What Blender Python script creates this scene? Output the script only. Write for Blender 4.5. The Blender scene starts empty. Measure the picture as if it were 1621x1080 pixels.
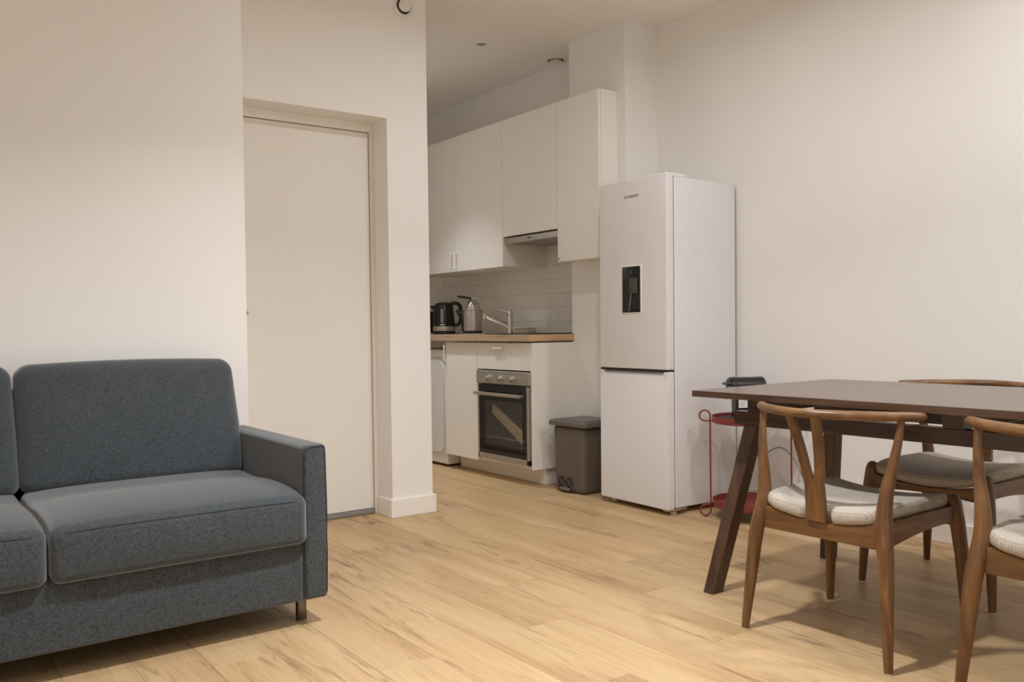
import bpy, bmesh, math, random
from mathutils import Vector, Matrix, Euler

# ------------------------------------------------------------------ camera, world, lights, exposure
scene = bpy.context.scene
COL = scene.collection
scene.view_settings.view_transform = 'Standard'
scene.view_settings.look = 'None'
scene.view_settings.gamma = 1.0
scene.view_settings.use_curve_mapping = False
scene.view_settings.exposure = -0.22
scene.cycles.max_bounces = 14
scene.cycles.diffuse_bounces = 9
scene.cycles.glossy_bounces = 6

YAW, PITCH, ROLL = 0.63163, -0.01592, -0.01380
_f = Vector((math.sin(YAW) * math.cos(PITCH), math.cos(YAW) * math.cos(PITCH), math.sin(PITCH)))
_r = Vector((math.cos(YAW), -math.sin(YAW), 0))
_u = _r.cross(_f)
_R = _r * math.cos(ROLL) + _u * math.sin(ROLL)
_U = _u * math.cos(ROLL) - _r * math.sin(ROLL)
cam_data = bpy.data.cameras.new('camera')
cam_data.sensor_fit = 'HORIZONTAL'
cam_data.sensor_width = 36.0
cam_data.lens = 1379.32 / 1621 * 36.0
cam_data.clip_start = 0.05
cam = bpy.data.objects.new('camera', cam_data)
COL.objects.link(cam)
m3 = Matrix((_R, _U, -_f)).transposed()
cam.matrix_world = Matrix.Translation((0, 0, 1.0)) @ m3.to_4x4()
scene.camera = cam

world = bpy.data.worlds.new('world')
scene.world = world
world.use_nodes = True
world.node_tree.nodes['Background'].inputs[0].default_value = (0.97, 0.98, 0.99, 1)   # even sky, there to fill the room through the added windows
world.node_tree.nodes['Background'].inputs[1].default_value = 1.0

CEIL = 2.812
LAMP_COL = (0.975, 0.99, 1.025)
def downlight(x, y, watts, beam=140, size=0.13):
    ld = bpy.data.lights.new('ceiling_spot_and_fill', 'AREA')
    ld.shape = 'DISK'
    ld.size = size
    ld.energy = watts
    ld.color = LAMP_COL
    ld.spread = math.radians(beam)
    o = bpy.data.objects.new('ceiling_spot_and_fill', ld)
    o.location = (x, y, CEIL - 0.012)
    COL.objects.link(o)
for lx, ly, w, beam in ((1.35, 1.75, 40, 125), (2.45, 2.60, 17, 170), (3.0, 0.90, 24, 175), (1.35, -0.40, 14, 140), (3.0, -0.90, 20, 175), (-0.4, 1.75, 8, 120), (2.7, 5.2, 9, 76)):  # last lamp is added, unseen in the passage, to brighten the kitchen
    downlight(lx, ly, w, beam)

# two added, unseen windows even out the light; portals only steer the sampling
FILL_WIN_SIDE = (-1.05, 2.55, 0.25, 2.55)      # y0, y1, z0, z1 in the side wall
FILL_WIN_REAR = (0.90, 3.30, 0.25, 2.55)       # x0, x1, z0, z1 in the rear wall
def portal(loc, sx, sy, rot):
    ld = bpy.data.lights.new('fill_window_portal', 'AREA')
    ld.shape = 'RECTANGLE'
    ld.size, ld.size_y = sx, sy
    ld.cycles.is_portal = True
    o = bpy.data.objects.new('fill_window_portal', ld)
    o.location = loc
    o.rotation_euler = rot
    COL.objects.link(o)
portal((-2.31, (FILL_WIN_SIDE[0] + FILL_WIN_SIDE[1]) / 2, 1.40), 2.30, FILL_WIN_SIDE[1] - FILL_WIN_SIDE[0], (0, math.radians(-90), 0))
portal(((FILL_WIN_REAR[0] + FILL_WIN_REAR[1]) / 2, -1.71, 1.40), FILL_WIN_REAR[1] - FILL_WIN_REAR[0], 2.30, (math.radians(90), 0, 0))

# ------------------------------------------------------------------ helpers
def link(o, parent=None):
    COL.objects.link(o)
    if parent is not None:
        o.parent = parent
    return o

def empty(name, loc=(0, 0, 0), rz=0.0, rot=None):
    o = bpy.data.objects.new(name, None)
    o.empty_display_size = 0.1
    o.location = loc
    o.rotation_euler = rot if rot else (0, 0, rz)
    return link(o)

def tag(o, label, cat, group=None):
    o['label'] = label
    o['category'] = cat
    if group:
        o['group'] = group
    return o

def struct(o):
    o['kind'] = 'structure'
    return o

def finish(name, bm, mat, parent=None, angle=35, smooth=True):
    bmesh.ops.recalc_face_normals(bm, faces=bm.faces[:])
    me = bpy.data.meshes.new(name)
    bm.to_mesh(me)
    bm.free()
    if smooth:
        for p in me.polygons:
            p.use_smooth = True
        me.set_sharp_from_angle(angle=math.radians(angle))
    if mat is not None:
        me.materials.append(mat)
    return link(bpy.data.objects.new(name, me), parent)

def new():
    return bmesh.new()

def box(bm, x0, x1, y0, y1, z0, z1):
    v = [bm.verts.new(p) for p in ((x0, y0, z0), (x1, y0, z0), (x1, y1, z0), (x0, y1, z0), (x0, y0, z1), (x1, y0, z1), (x1, y1, z1), (x0, y1, z1))]
    for f in ((0, 3, 2, 1), (4, 5, 6, 7), (0, 1, 5, 4), (1, 2, 6, 5), (2, 3, 7, 6), (3, 0, 4, 7)):
        bm.faces.new([v[i] for i in f])
    return v

def bbox(bm, x0, x1, y0, y1, z0, z1, b=0.002, seg=1):
    """box with bevelled edges"""
    v = box(bm, x0, x1, y0, y1, z0, z1)
    es = set()
    for q in v:
        es.update(q.link_edges)
    bmesh.ops.bevel(bm, geom=list(es), offset=b, segments=seg, affect='EDGES', profile=0.5)

def rbox(bm, x0, x1, y0, y1, z0, z1, r, s=3, n=(1, 1, 1), deform=None):
    """rounded box on a grid (r = corner radius, s = corner steps, n = inner subdivisions), optional deform(x,y,z)"""
    c = Vector(((x0 + x1) / 2, (y0 + y1) / 2, (z0 + z1) / 2))
    h = Vector((abs(x1 - x0) / 2, abs(y1 - y0) / 2, abs(z1 - z0) / 2))
    r = min(r, h.x * 0.999, h.y * 0.999, h.z * 0.999)
    ax = []
    for i in range(3):
        a = [-h[i] + r * (1 - math.tan(math.pi / 4 * (1 - j / s))) for j in range(s + 1)]
        inner = h[i] - r
        mid = [-inner + 2 * inner * k / n[i] for k in range(1, n[i])]
        full = a + mid + [-q for q in reversed(a)]
        ax.append(full)
    vs = {}
    def V(i, j, k):
        key = (i, j, k)
        if key not in vs:
            p = Vector((ax[0][i], ax[1][j], ax[2][k]))
            q = Vector([max(-(h[t] - r), min(h[t] - r, p[t])) for t in range(3)])
            d = p - q
            if d.length > 1e-9:
                p = q + d.normalized() * r
            p = p + c
            if deform:
                p = Vector(deform(p.x, p.y, p.z))
            vs[key] = bm.verts.new(p)
        return vs[key]
    N = [len(a) - 1 for a in ax]
    for i in range(N[0]):
        for j in range(N[1]):
            for k in (0, N[2]):
                bm.faces.new((V(i, j, k), V(i + 1, j, k), V(i + 1, j + 1, k), V(i, j + 1, k)))
    for i in range(N[0]):
        for k in range(N[2]):
            for j in (0, N[1]):
                bm.faces.new((V(i, j, k), V(i + 1, j, k), V(i + 1, j, k + 1), V(i, j, k + 1)))
    for j in range(N[1]):
        for k in range(N[2]):
            for i in (0, N[0]):
                bm.faces.new((V(i, j, k), V(i, j + 1, k), V(i, j + 1, k + 1), V(i, j, k + 1)))

def smooth_path(pts, per=6):
    """Catmull-Rom through points (any tuple length)"""
    out = []
    n = len(pts)
    for i in range(n - 1):
        p0, p1, p2, p3 = pts[max(i - 1, 0)], pts[i], pts[i + 1], pts[min(i + 2, n - 1)]
        for k in range(per):
            t = k / per
            out.append(tuple(0.5 * (2 * b + (c - a) * t + (2 * a - 5 * b + 4 * c - d) * t * t + (-a + 3 * b - 3 * c + d) * t ** 3)
                             for a, b, c, d in zip(p0, p1, p2, p3)))
    out.append(tuple(pts[-1]))
    return out

def tube(bm, pts, rad, seg=12, up=(0, 0, 1), closed=False, caps=True, asp=None):
    """sweep; rad: number or list; asp: (side, up) scale of the section"""
    P = [Vector(p[:3]) for p in pts]
    n = len(P)
    if not isinstance(rad, (list, tuple)):
        rad = [rad] * n
    sa, ua = asp or (1, 1)
    rings = []
    up = Vector(up)
    for i in range(n):
        if closed:
            t = P[(i + 1) % n] - P[i - 1]
        else:
            t = P[min(i + 1, n - 1)] - P[max(i - 1, 0)]
        t.normalize()
        s = t.cross(up)
        if s.length < 1e-3:
            s = t.cross(Vector((1, 0, 0.1)))
        s.normalize()
        w = s.cross(t)
        rings.append([bm.verts.new(P[i] + (s * math.cos(a) * sa + w * math.sin(a) * ua) * rad[i])
                      for a in (2 * math.pi * k / seg for k in range(seg))])
    m = n if closed else n - 1
    for i in range(m):
        A, B = rings[i], rings[(i + 1) % n]
        for k in range(seg):
            bm.faces.new((A[k], A[(k + 1) % seg], B[(k + 1) % seg], B[k]))
    if caps and not closed:
        bm.faces.new(rings[0][::-1])
        bm.faces.new(rings[-1])

def lathe(bm, prof, seg=32, origin=(0, 0, 0), axis='z'):
    """profile [(radius, height)...]"""
    o = Vector(origin)
    def pt(r, h, a):
        c, s = math.cos(a) * r, math.sin(a) * r
        if axis == 'z':
            return o + Vector((c, s, h))
        if axis == 'x':
            return o + Vector((h, c, s))
        return o + Vector((s, h, c))
    rings = []
    for r, h in prof:
        if r < 1e-6:
            rings.append([bm.verts.new(pt(0, h, 0))])
        else:
            rings.append([bm.verts.new(pt(r, h, 2 * math.pi * k / seg)) for k in range(seg)])
    for A, B in zip(rings, rings[1:]):
        for k in range(seg):
            k2 = (k + 1) % seg
            a = [A[k], A[k2]] if len(A) > 1 else [A[0]]
            b = [B[k2], B[k]] if len(B) > 1 else [B[0]]
            if len(a) + len(b) > 2:
                bm.faces.new(a + b)

def prism(bm, outline, axis, a, b):
    """extrude 2-D outline along an axis between a and b ('x': outline is (y,z); 'y': (x,z); 'z': (x,y))"""
    def P(p, t):
        return {'x': (t, p[0], p[1]), 'y': (p[0], t, p[1]), 'z': (p[0], p[1], t)}[axis]
    A = [bm.verts.new(P(p, a)) for p in outline]
    B = [bm.verts.new(P(p, b)) for p in outline]
    n = len(outline)
    bm.faces.new(A[::-1])
    bm.faces.new(B)
    for i in range(n):
        bm.faces.new((A[i], A[(i + 1) % n], B[(i + 1) % n], B[i]))

def copy_tree(o, parent=None):
    c = o.copy()
    COL.objects.link(c)
    if parent is not None:
        c.parent = parent
    for ch in [q for q in bpy.data.objects if q.parent == o]:
        copy_tree(ch, c)
    return c

# ------------------------------------------------------------------ materials
def srgb(r, g, b):
    def f(c):
        c /= 255
        return c / 12.92 if c <= 0.04045 else ((c + 0.055) / 1.055) ** 2.4
    return (f(r), f(g), f(b), 1)

class NT:
    def __init__(self, name):
        self.m = bpy.data.materials.new(name)
        self.m.use_nodes = True
        self.t = self.m.node_tree
        self.b = self.t.nodes['Principled BSDF']
    def n(self, typ, **kw):
        nd = self.t.nodes.new(typ)
        for k, v in kw.items():
            if k in nd.inputs:
                nd.inputs[k].default_value = v
            else:
                setattr(nd, k, v)
        return nd
    def l(self, a, b):
        self.t.links.new(a, b)
    def bump(self, h, strength=0.2, dist=0.002):
        bp = self.n('ShaderNodeBump')
        bp.inputs['Strength'].default_value = strength
        bp.inputs['Distance'].default_value = dist
        self.l(h, bp.inputs['Height'])
        self.l(bp.outputs[0], self.b.inputs['Normal'])
    def ramp(self, fac, stops):
        r = self.n('ShaderNodeValToRGB')
        e = r.color_ramp.elements
        e[0].position, e[0].color = stops[0]
        e[1].position, e[1].color = stops[-1]
        for p, c in stops[1:-1]:
            q = e.new(p)
            q.color = c
        self.l(fac, r.inputs[0])
        return r.outputs[0]
    def mapped(self, scale, coord='Object', rnd=0.0):
        tc = self.n('ShaderNodeTexCoord')
        mp = self.n('ShaderNodeMapping')
        mp.inputs['Scale'].default_value = scale
        src = tc.outputs[coord]
        if rnd:
            oi = self.n('ShaderNodeObjectInfo')
            ml = self.n('ShaderNodeVectorMath', operation='MULTIPLY_ADD')
            cx = self.n('ShaderNodeCombineXYZ')
            for i in range(3):
                self.l(oi.outputs['Random'], cx.inputs[i])
            ml.inputs[1].default_value = (rnd, rnd * 1.7, rnd * 0.6)
            self.l(cx.outputs[0], ml.inputs[0])
            self.l(src, ml.inputs[2])
            src = ml.outputs[0]
        self.l(src, mp.inputs[0])
        return mp.outputs[0]

def pane_factor(k, f0):
    """Schlick reflectance that is the same from both sides of a pane"""
    lw = k.n('ShaderNodeLayerWeight', Blend=0.5)
    pw = k.n('ShaderNodeMath', operation='POWER')
    pw.inputs[1].default_value = 5.0
    k.l(lw.outputs['Facing'], pw.inputs[0])
    ma = k.n('ShaderNodeMath', operation='MULTIPLY_ADD')
    ma.inputs[1].default_value = 1 - f0
    ma.inputs[2].default_value = f0
    k.l(pw.outputs[0], ma.inputs[0])
    return ma.outputs[0]

def paint(name, col, rough=0.6, bump=0.06, spec=0.3):
    k = NT(name)
    k.b.inputs['Roughness'].default_value = rough
    k.b.inputs['Specular IOR Level'].default_value = spec
    n = k.n('ShaderNodeTexNoise', Scale=1.3, Detail=3.0)
    k.l(k.mapped((1, 1, 1)), n.inputs['Vector'])
    d = tuple(c * 0.975 for c in col[:3]) + (1,)
    k.l(k.ramp(n.outputs['Fac'], [(0.35, d), (0.65, col)]), k.b.inputs['Base Color'])
    n2 = k.n('ShaderNodeTexNoise', Scale=220.0, Detail=2.0)
    k.l(k.mapped((1, 1, 1)), n2.inputs['Vector'])
    k.bump(n2.outputs['Fac'], bump, 0.001)
    return k.m

def plain(name, col, rough=0.4, metal=0.0, spec=0.5, coat=0.0, grain=0.0):
    k = NT(name)
    k.b.inputs['Base Color'].default_value = col
    k.b.inputs['Roughness'].default_value = rough
    k.b.inputs['Metallic'].default_value = metal
    k.b.inputs['Specular IOR Level'].default_value = spec
    k.b.inputs['Coat Weight'].default_value = coat
    n = k.n('ShaderNodeTexNoise', Scale=90.0, Detail=2.0)
    k.l(k.mapped((1, 1, 1)), n.inputs['Vector'])
    d = tuple(c * 0.94 for c in col[:3]) + (1,)
    k.l(k.ramp(n.outputs['Fac'], [(0.3, d), (0.7, col)]), k.b.inputs['Base Color'])
    if grain:
        k.bump(n.outputs['Fac'], grain, 0.001)
    return k.m

def wood(name, dark, mid, light, scale=(14, 1.2, 14), rough=0.4, spec=0.4, rnd=3.0, bump=0.08, knots=False, vary=0.0):
    """grain runs along the axis with the small scale"""
    k = NT(name)
    v = k.mapped(scale, 'Object', rnd)
    n1 = k.n('ShaderNodeTexNoise', Scale=1.6, Detail=8.0, Roughness=0.62, Distortion=0.6)
    k.l(v, n1.inputs['Vector'])
    c = k.ramp(n1.outputs['Fac'], [(0.25, dark), (0.5, mid), (0.75, light)])
    n2 = k.n('ShaderNodeTexNoise', Scale=9.0, Detail=4.0, Roughness=0.7)
    k.l(v, n2.inputs['Vector'])
    mx = k.n('ShaderNodeMix', data_type='RGBA', blend_type='MULTIPLY')
    mx.inputs['Factor'].default_value = 1.0
    k.l(c, mx.inputs['A'])
    k.l(k.ramp(n2.outputs['Fac'], [(0.3, (0.86, 0.85, 0.84, 1)), (0.62, (1.03, 1.03, 1.03, 1))]), mx.inputs['B'])
    out = mx.outputs['Result']
    if knots:
        v2 = k.mapped((scale[0] * 0.55, scale[1] * 1.9, scale[2]), 'Object', rnd * 2.3)
        n3 = k.n('ShaderNodeTexNoise', Scale=1.35, Detail=6.0, Roughness=0.68, Distortion=1.4)
        k.l(v2, n3.inputs['Vector'])
        mx2 = k.n('ShaderNodeMix', data_type='RGBA', blend_type='MULTIPLY')
        mx2.inputs['Factor'].default_value = 1.0
        k.l(out, mx2.inputs['A'])
        k.l(k.ramp(n3.outputs['Fac'], [(0.28, (0.42, 0.39, 0.37, 1)), (0.36, (0.72, 0.70, 0.68, 1)), (0.45, (1, 1, 1, 1))]), mx2.inputs['B'])
        out = mx2.outputs['Result']
    if vary:
        oi = k.n('ShaderNodeObjectInfo')
        hs = k.n('ShaderNodeHueSaturation')
        mr = k.n('ShaderNodeMapRange')
        mr.inputs['To Min'].default_value = 1 - vary
        mr.inputs['To Max'].default_value = 1 + vary
        k.l(oi.outputs['Random'], mr.inputs['Value'])
        k.l(mr.outputs[0], hs.inputs['Value'])
        k.l(out, hs.inputs['Color'])
        out = hs.outputs['Color']
    k.l(out, k.b.inputs['Base Color'])
    k.b.inputs['Roughness'].default_value = rough
    k.b.inputs['Specular IOR Level'].default_value = spec
    k.bump(n2.outputs['Fac'], bump, 0.001)
    return k.m

def weave(name, dark, light, freq=520.0, rough=0.95, streak=0.12, grid=0.0, sheen=0.08):
    """woven cloth: heathered threads in two directions"""
    k = NT(name)
    a = k.n('ShaderNodeTexNoise', Scale=1.0, Detail=2.0)
    b = k.n('ShaderNodeTexNoise', Scale=1.0, Detail=1.0)
    c = k.n('ShaderNodeTexNoise', Scale=1.0, Detail=1.0)
    k.l(k.mapped((freq, freq, freq)), a.inputs['Vector'])
    k.l(k.mapped((freq * 0.8, freq * 0.8, freq * streak)), b.inputs['Vector'])
    k.l(k.mapped((freq * streak, freq * 0.8, freq * 0.8)), c.inputs['Vector'])
    mx = k.n('ShaderNodeMath', operation='ADD')
    k.l(a.outputs['Fac'], mx.inputs[0])
    k.l(b.outputs['Fac'], mx.inputs[1])
    mx3 = k.n('ShaderNodeMath', operation='ADD')
    k.l(mx.outputs[0], mx3.inputs[0])
    k.l(c.outputs['Fac'], mx3.inputs[1])
    hf = k.n('ShaderNodeMath', operation='MULTIPLY')
    hf.inputs[1].default_value = 0.3333
    k.l(mx3.outputs[0], hf.inputs[0])
    col = k.ramp(hf.outputs[0], [(0.38, dark), (0.62, light)])
    big = k.n('ShaderNodeTexNoise', Scale=9.0, Detail=3.0)
    k.l(k.mapped((1, 1, 1)), big.inputs['Vector'])
    m2 = k.n('ShaderNodeMix', data_type='RGBA', blend_type='MULTIPLY')
    m2.inputs['Factor'].default_value = 1.0
    k.l(col, m2.inputs['A'])
    k.l(k.ramp(big.outputs['Fac'], [(0.3, (0.96, 0.96, 0.96, 1)), (0.7, (1.03, 1.03, 1.03, 1))]), m2.inputs['B'])
    res = m2.outputs['Result']
    if grid:
        for axis in ('X', 'Y'):
            w = k.n('ShaderNodeTexWave', wave_type='BANDS', bands_direction=axis, Scale=grid / 20, Distortion=0.6, Detail=1.0)
            w.inputs['Detail Scale'].default_value = 3.0
            k.l(k.mapped((1, 1, 1)), w.inputs['Vector'])
            m4 = k.n('ShaderNodeMix', data_type='RGBA', blend_type='MULTIPLY')
            m4.inputs['Factor'].default_value = 1.0
            k.l(res, m4.inputs['A'])
            k.l(k.ramp(w.outputs['Fac'], [(0.15, (0.86, 0.85, 0.83, 1)), (0.6, (1.03, 1.03, 1.03, 1))]), m4.inputs['B'])
            res = m4.outputs['Result']
    k.l(res, k.b.inputs['Base Color'])
    k.b.inputs['Roughness'].default_value = rough
    k.b.inputs['Specular IOR Level'].default_value = 0.15
    k.b.inputs['Sheen Weight'].default_value = sheen
    k.b.inputs['Sheen Roughness'].default_value = 0.5
    k.bump(hf.outputs[0], 0.25, 0.001)
    return k.m

M = {}
M['wall'] = paint('wall_paint', srgb(238, 236, 232), 0.7, 0.05, 0.2)
M['ceiling'] = paint('ceiling_paint', srgb(240, 238, 235), 0.8, 0.05, 0.1)
M['trim'] = paint('trim_paint', srgb(240, 236, 229), 0.45, 0.02, 0.35)
M['door'] = paint('door_paint', srgb(232, 228, 221), 0.5, 0.03, 0.3)
M['cabinet'] = plain('cabinet_lacquer', srgb(242, 239, 232), 0.42, spec=0.4)
M['white_metal'] = plain('fridge_white', srgb(226, 224, 224), 0.35, spec=0.45)
M['white_plastic'] = plain('white_plastic', srgb(232, 229, 222), 0.35)
M['tile'] = plain('tile_glaze', srgb(236, 233, 225), 0.2, spec=0.5)
M['grout'] = plain('grout', srgb(206, 200, 190), 0.9)
M['floor_base'] = plain('floor_joint', srgb(120, 92, 62), 0.9)
def oak_planks():
    k = NT('oak_plank')
    v = k.mapped((1, 1, 1), 'Object', 37.0)
    def noise(sx, sy, scale=1.0, detail=4.0, rough=0.55, dist=0.0):
        mp = k.n('ShaderNodeMapping')
        mp.inputs['Scale'].default_value = (sx, sy, 1)
        k.l(v, mp.inputs[0])
        n = k.n('ShaderNodeTexNoise', Scale=scale, Detail=detail, Roughness=rough, Distortion=dist)
        k.l(mp.outputs[0], n.inputs['Vector'])
        return n.outputs['Fac']
    def mul(a, b):
        m = k.n('ShaderNodeMix', data_type='RGBA', blend_type='MULTIPLY')
        m.inputs['Factor'].default_value = 1.0
        k.l(a, m.inputs['A'])
        k.l(b, m.inputs['B'])
        return m.outputs['Result']
    base = k.ramp(noise(6, 0.7, 1.0, 3.0, 0.5, 0.5), [(0.3, srgb(172, 141, 102)), (0.5, srgb(187, 157, 116)), (0.7, srgb(196, 169, 128))])
    fine = k.ramp(noise(95, 4.5, 1.0, 5.0, 0.7), [(0.30, (0.86, 0.85, 0.84, 1)), (0.60, (1.03, 1.03, 1.03, 1))])
    c = mul(base, fine)
    # brown-grey cathedral streaks, in loose patches
    st = k.n('ShaderNodeMath', operation='MULTIPLY')
    mask = k.ramp(noise(4.0, 1.3, 1.0, 2.0), [(0.47, (0, 0, 0, 1)), (0.66, (0.95, 0.95, 0.95, 1))])
    streak = k.ramp(noise(34, 3.0, 1.0, 6.0, 0.66, 1.2), [(0.50, (0, 0, 0, 1)), (0.66, (1, 1, 1, 1))])
    k.l(mask, st.inputs[0])
    k.l(streak, st.inputs[1])
    m = k.n('ShaderNodeMix', data_type='RGBA', blend_type='MIX')
    k.l(st.outputs[0], m.inputs['Factor'])
    k.l(c, m.inputs['A'])
    m.inputs['B'].default_value = srgb(116, 91, 68)
    # small dark splits and knots
    kn = k.ramp(noise(24, 5.0, 1.0, 3.0, 0.6, 2.0), [(0.20, srgb(70, 50, 36)), (0.29, (1, 1, 1, 1))])
    out = mul(m.outputs['Result'], kn)
    oi = k.n('ShaderNodeObjectInfo')
    mr = k.n('ShaderNodeMapRange')
    mr.inputs['To Min'].default_value = 0.965
    mr.inputs['To Max'].default_value = 1.035
    k.l(oi.outputs['Random'], mr.inputs['Value'])
    hs = k.n('ShaderNodeHueSaturation')
    k.l(mr.outputs[0], hs.inputs['Value'])
    k.l(out, hs.inputs['Color'])
    k.l(hs.outputs['Color'], k.b.inputs['Base Color'])
    k.b.inputs['Roughness'].default_value = 0.45
    k.b.inputs['Specular IOR Level'].default_value = 0.3
    k.bump(fine, 0.05, 0.001)
    return k.m
M['plank'] = oak_planks()
M['oak_top'] = wood('oak_worktop', srgb(158, 134, 106), srgb(186, 162, 133), srgb(204, 182, 154), (20, 1.2, 20), 0.45, 0.35, 2.0)
M['table'] = wood('dark_walnut', srgb(52, 37, 28), srgb(78, 57, 43), srgb(98, 74, 57), (16, 1.0, 16), 0.22, 0.9, 3.0, 0.012)
M['table_up'] = wood('dark_walnut_upright', srgb(52, 37, 28), srgb(78, 57, 43), srgb(100, 75, 58), (18, 18, 1.2), 0.36, 0.5, 3.0, 0.05)
M['chair'] = wood('walnut_stain', srgb(60, 40, 22), srgb(106, 73, 42), srgb(140, 102, 62), (16, 16, 1.6), 0.38, 0.45, 4.0, 0.06)
M['chair_h'] = wood('walnut_stain_across', srgb(66, 44, 24), srgb(112, 78, 45), srgb(146, 107, 66), (16, 1.6, 16), 0.38, 0.45, 4.0, 0.06)
M['chair_d'] = wood('walnut_stain_along', srgb(60, 40, 22), srgb(106, 73, 42), srgb(140, 102, 62), (1.6, 16, 16), 0.38, 0.45, 4.0, 0.06)
M['tweed'] = weave('seat_tweed', srgb(146, 137, 124), srgb(208, 199, 187), 900.0, streak=0.07, grid=900.0)
M['sofa'] = weave('sofa_cloth', srgb(37, 41, 44), srgb(81, 87, 91), 700.0, sheen=0.5)
M['piping'] = weave('sofa_seam', srgb(38, 41, 43), srgb(74, 79, 82), 700.0)
M['steel'] = plain('brushed_steel', srgb(196, 190, 181), 0.35, 0.85)
M['dark_steel'] = plain('satin_steel', srgb(176, 170, 161), 0.45, 0.6)
M['leg_metal'] = plain('sofa_leg_metal', srgb(128, 120, 110), 0.35, 0.9)
M['chrome'] = plain('chrome', srgb(215, 212, 205), 0.1, 1.0)
M['black'] = plain('black_plastic', srgb(22, 21, 20), 0.28)
M['black_matte'] = plain('black_matte', srgb(26, 25, 24), 0.6)
M['black_glass'] = plain('black_glass', srgb(10, 9, 8), 0.06, spec=0.5, coat=0.15)
M['enamel'] = plain('oven_enamel', srgb(118, 118, 112), 0.4)
M['strip_cream'] = plain('cream_strip', srgb(236, 222, 190), 0.7)
k = NT('oven_window_pane')
_t = k.n('ShaderNodeBsdfTransparent', Color=(0.80, 0.80, 0.78, 1))
_g = k.n('ShaderNodeBsdfGlossy', Roughness=0.03)
_m = k.n('ShaderNodeMixShader')
k.l(pane_factor(k, 0.10), _m.inputs[0])
k.l(_t.outputs[0], _m.inputs[1])
k.l(_g.outputs[0], _m.inputs[2])
k.l(_m.outputs[0], k.t.nodes['Material Output'].inputs['Surface'])
M['oven_window'] = k.m
M['bin'] = plain('bin_plastic', srgb(100, 92, 84), 0.45, grain=0.05)
M['bin_lid'] = plain('bin_lid_plastic', srgb(106, 99, 92), 0.4, grain=0.05)
M['bin_dark'] = plain('bin_recess', srgb(48, 43, 39), 0.6)
M['red'] = plain('red_lacquer', srgb(126, 52, 43), 0.45)
M['grey_plastic'] = plain('grey_seal', srgb(136, 132, 130), 0.5)
M['gap'] = plain('dark_gap', srgb(30, 28, 26), 0.8)
M['felt'] = plain('felt_pad', srgb(226, 222, 214), 0.9)
M['ink'] = plain('printed_ink', srgb(60, 58, 58), 0.5)
M['paper'] = plain('label_paper', srgb(232, 230, 226), 0.6)
k = NT('clear_tub')
k.b.inputs['Base Color'].default_value = srgb(226, 216, 198)
k.b.inputs['Roughness'].default_value = 0.12
k.b.inputs['Transmission Weight'].default_value = 0.75
k.b.inputs['IOR'].default_value = 1.3
M['tub'] = k.m

# ------------------------------------------------------------------ room shell
X_R, X_K, Y_D, Y_L = 3.89, 3.86, 4.087, 3.63     # right wall, kitchen wall, door wall, sofa wall
PIER_X, PIER_Y0, PIER_Y1 = 3.625, 3.787, 4.295
XW, YB, XL, YF = 2.44, 7.0, -2.2, -1.6            # passage corner, kitchen end, side wall, rear wall

def slab(name, dims, mat=None):
    bm = new()
    box(bm, *dims)
    return struct(finish(name, bm, mat or M['wall'], smooth=False))

fl = slab('floor', (XL - 0.1, X_R + 0.1, YF - 0.1, YB + 0.1, -0.08, -0.004), M['floor_base'])
ceil = slab('ceiling', (XL - 0.1, X_R + 0.1, YF - 0.1, YB + 0.1, CEIL, CEIL + 0.1), M['ceiling'])
slab('wall_right', (X_R, X_R + 0.1, YF - 0.1, PIER_Y0 + 0.05, 0, CEIL))
slab('wall_pier', (PIER_X, X_R + 0.1, PIER_Y0, PIER_Y1, 0, CEIL))
wk = slab('wall_kitchen', (X_K, X_K + 0.13, PIER_Y1, YB + 0.1, 0, CEIL))
slab('wall_back', (XW - 0.1, X_K, YB, YB + 0.1, 0, CEIL))
slab('wall_passage', (XW - 0.1, XW, Y_D + 0.30, YB, 0, CEIL))
slab('wall_left', (XL - 0.1, 1.270, Y_L, Y_D + 0.3, 0, CEIL))
a0, a1, z0_, z1_ = FILL_WIN_SIDE
bm = new()
box(bm, XL - 0.1, XL, YF - 0.1, a0, 0, CEIL)
box(bm, XL - 0.1, XL, a1, Y_L, 0, CEIL)
box(bm, XL - 0.1, XL, a0, a1, 0, z0_)
box(bm, XL - 0.1, XL, a0, a1, z1_, CEIL)
struct(finish('wall_side', bm, M['wall'], smooth=False))
b0, b1, z0_, z1_ = FILL_WIN_REAR
bm = new()
box(bm, XL, b0, YF - 0.1, YF, 0, CEIL)
box(bm, b1, X_R, YF - 0.1, YF, 0, CEIL)
box(bm, b0, b1, YF - 0.1, YF, 0, z0_)
box(bm, b0, b1, YF - 0.1, YF, z1_, CEIL)
struct(finish('wall_rear', bm, M['wall'], smooth=False))
kg = NT('fill_window_glass')
tr_ = kg.n('ShaderNodeBsdfTransparent')
gl_ = kg.n('ShaderNodeBsdfGlossy')
gl_.inputs['Roughness'].default_value = 0.0
mx_ = kg.n('ShaderNodeMixShader')
kg.l(pane_factor(kg, 0.03), mx_.inputs[0])
kg.l(tr_.outputs[0], mx_.inputs[1])
kg.l(gl_.outputs[0], mx_.inputs[2])
kg.l(mx_.outputs[0], kg.t.nodes['Material Output'].inputs['Surface'])
M['glass'] = kg.m
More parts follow.
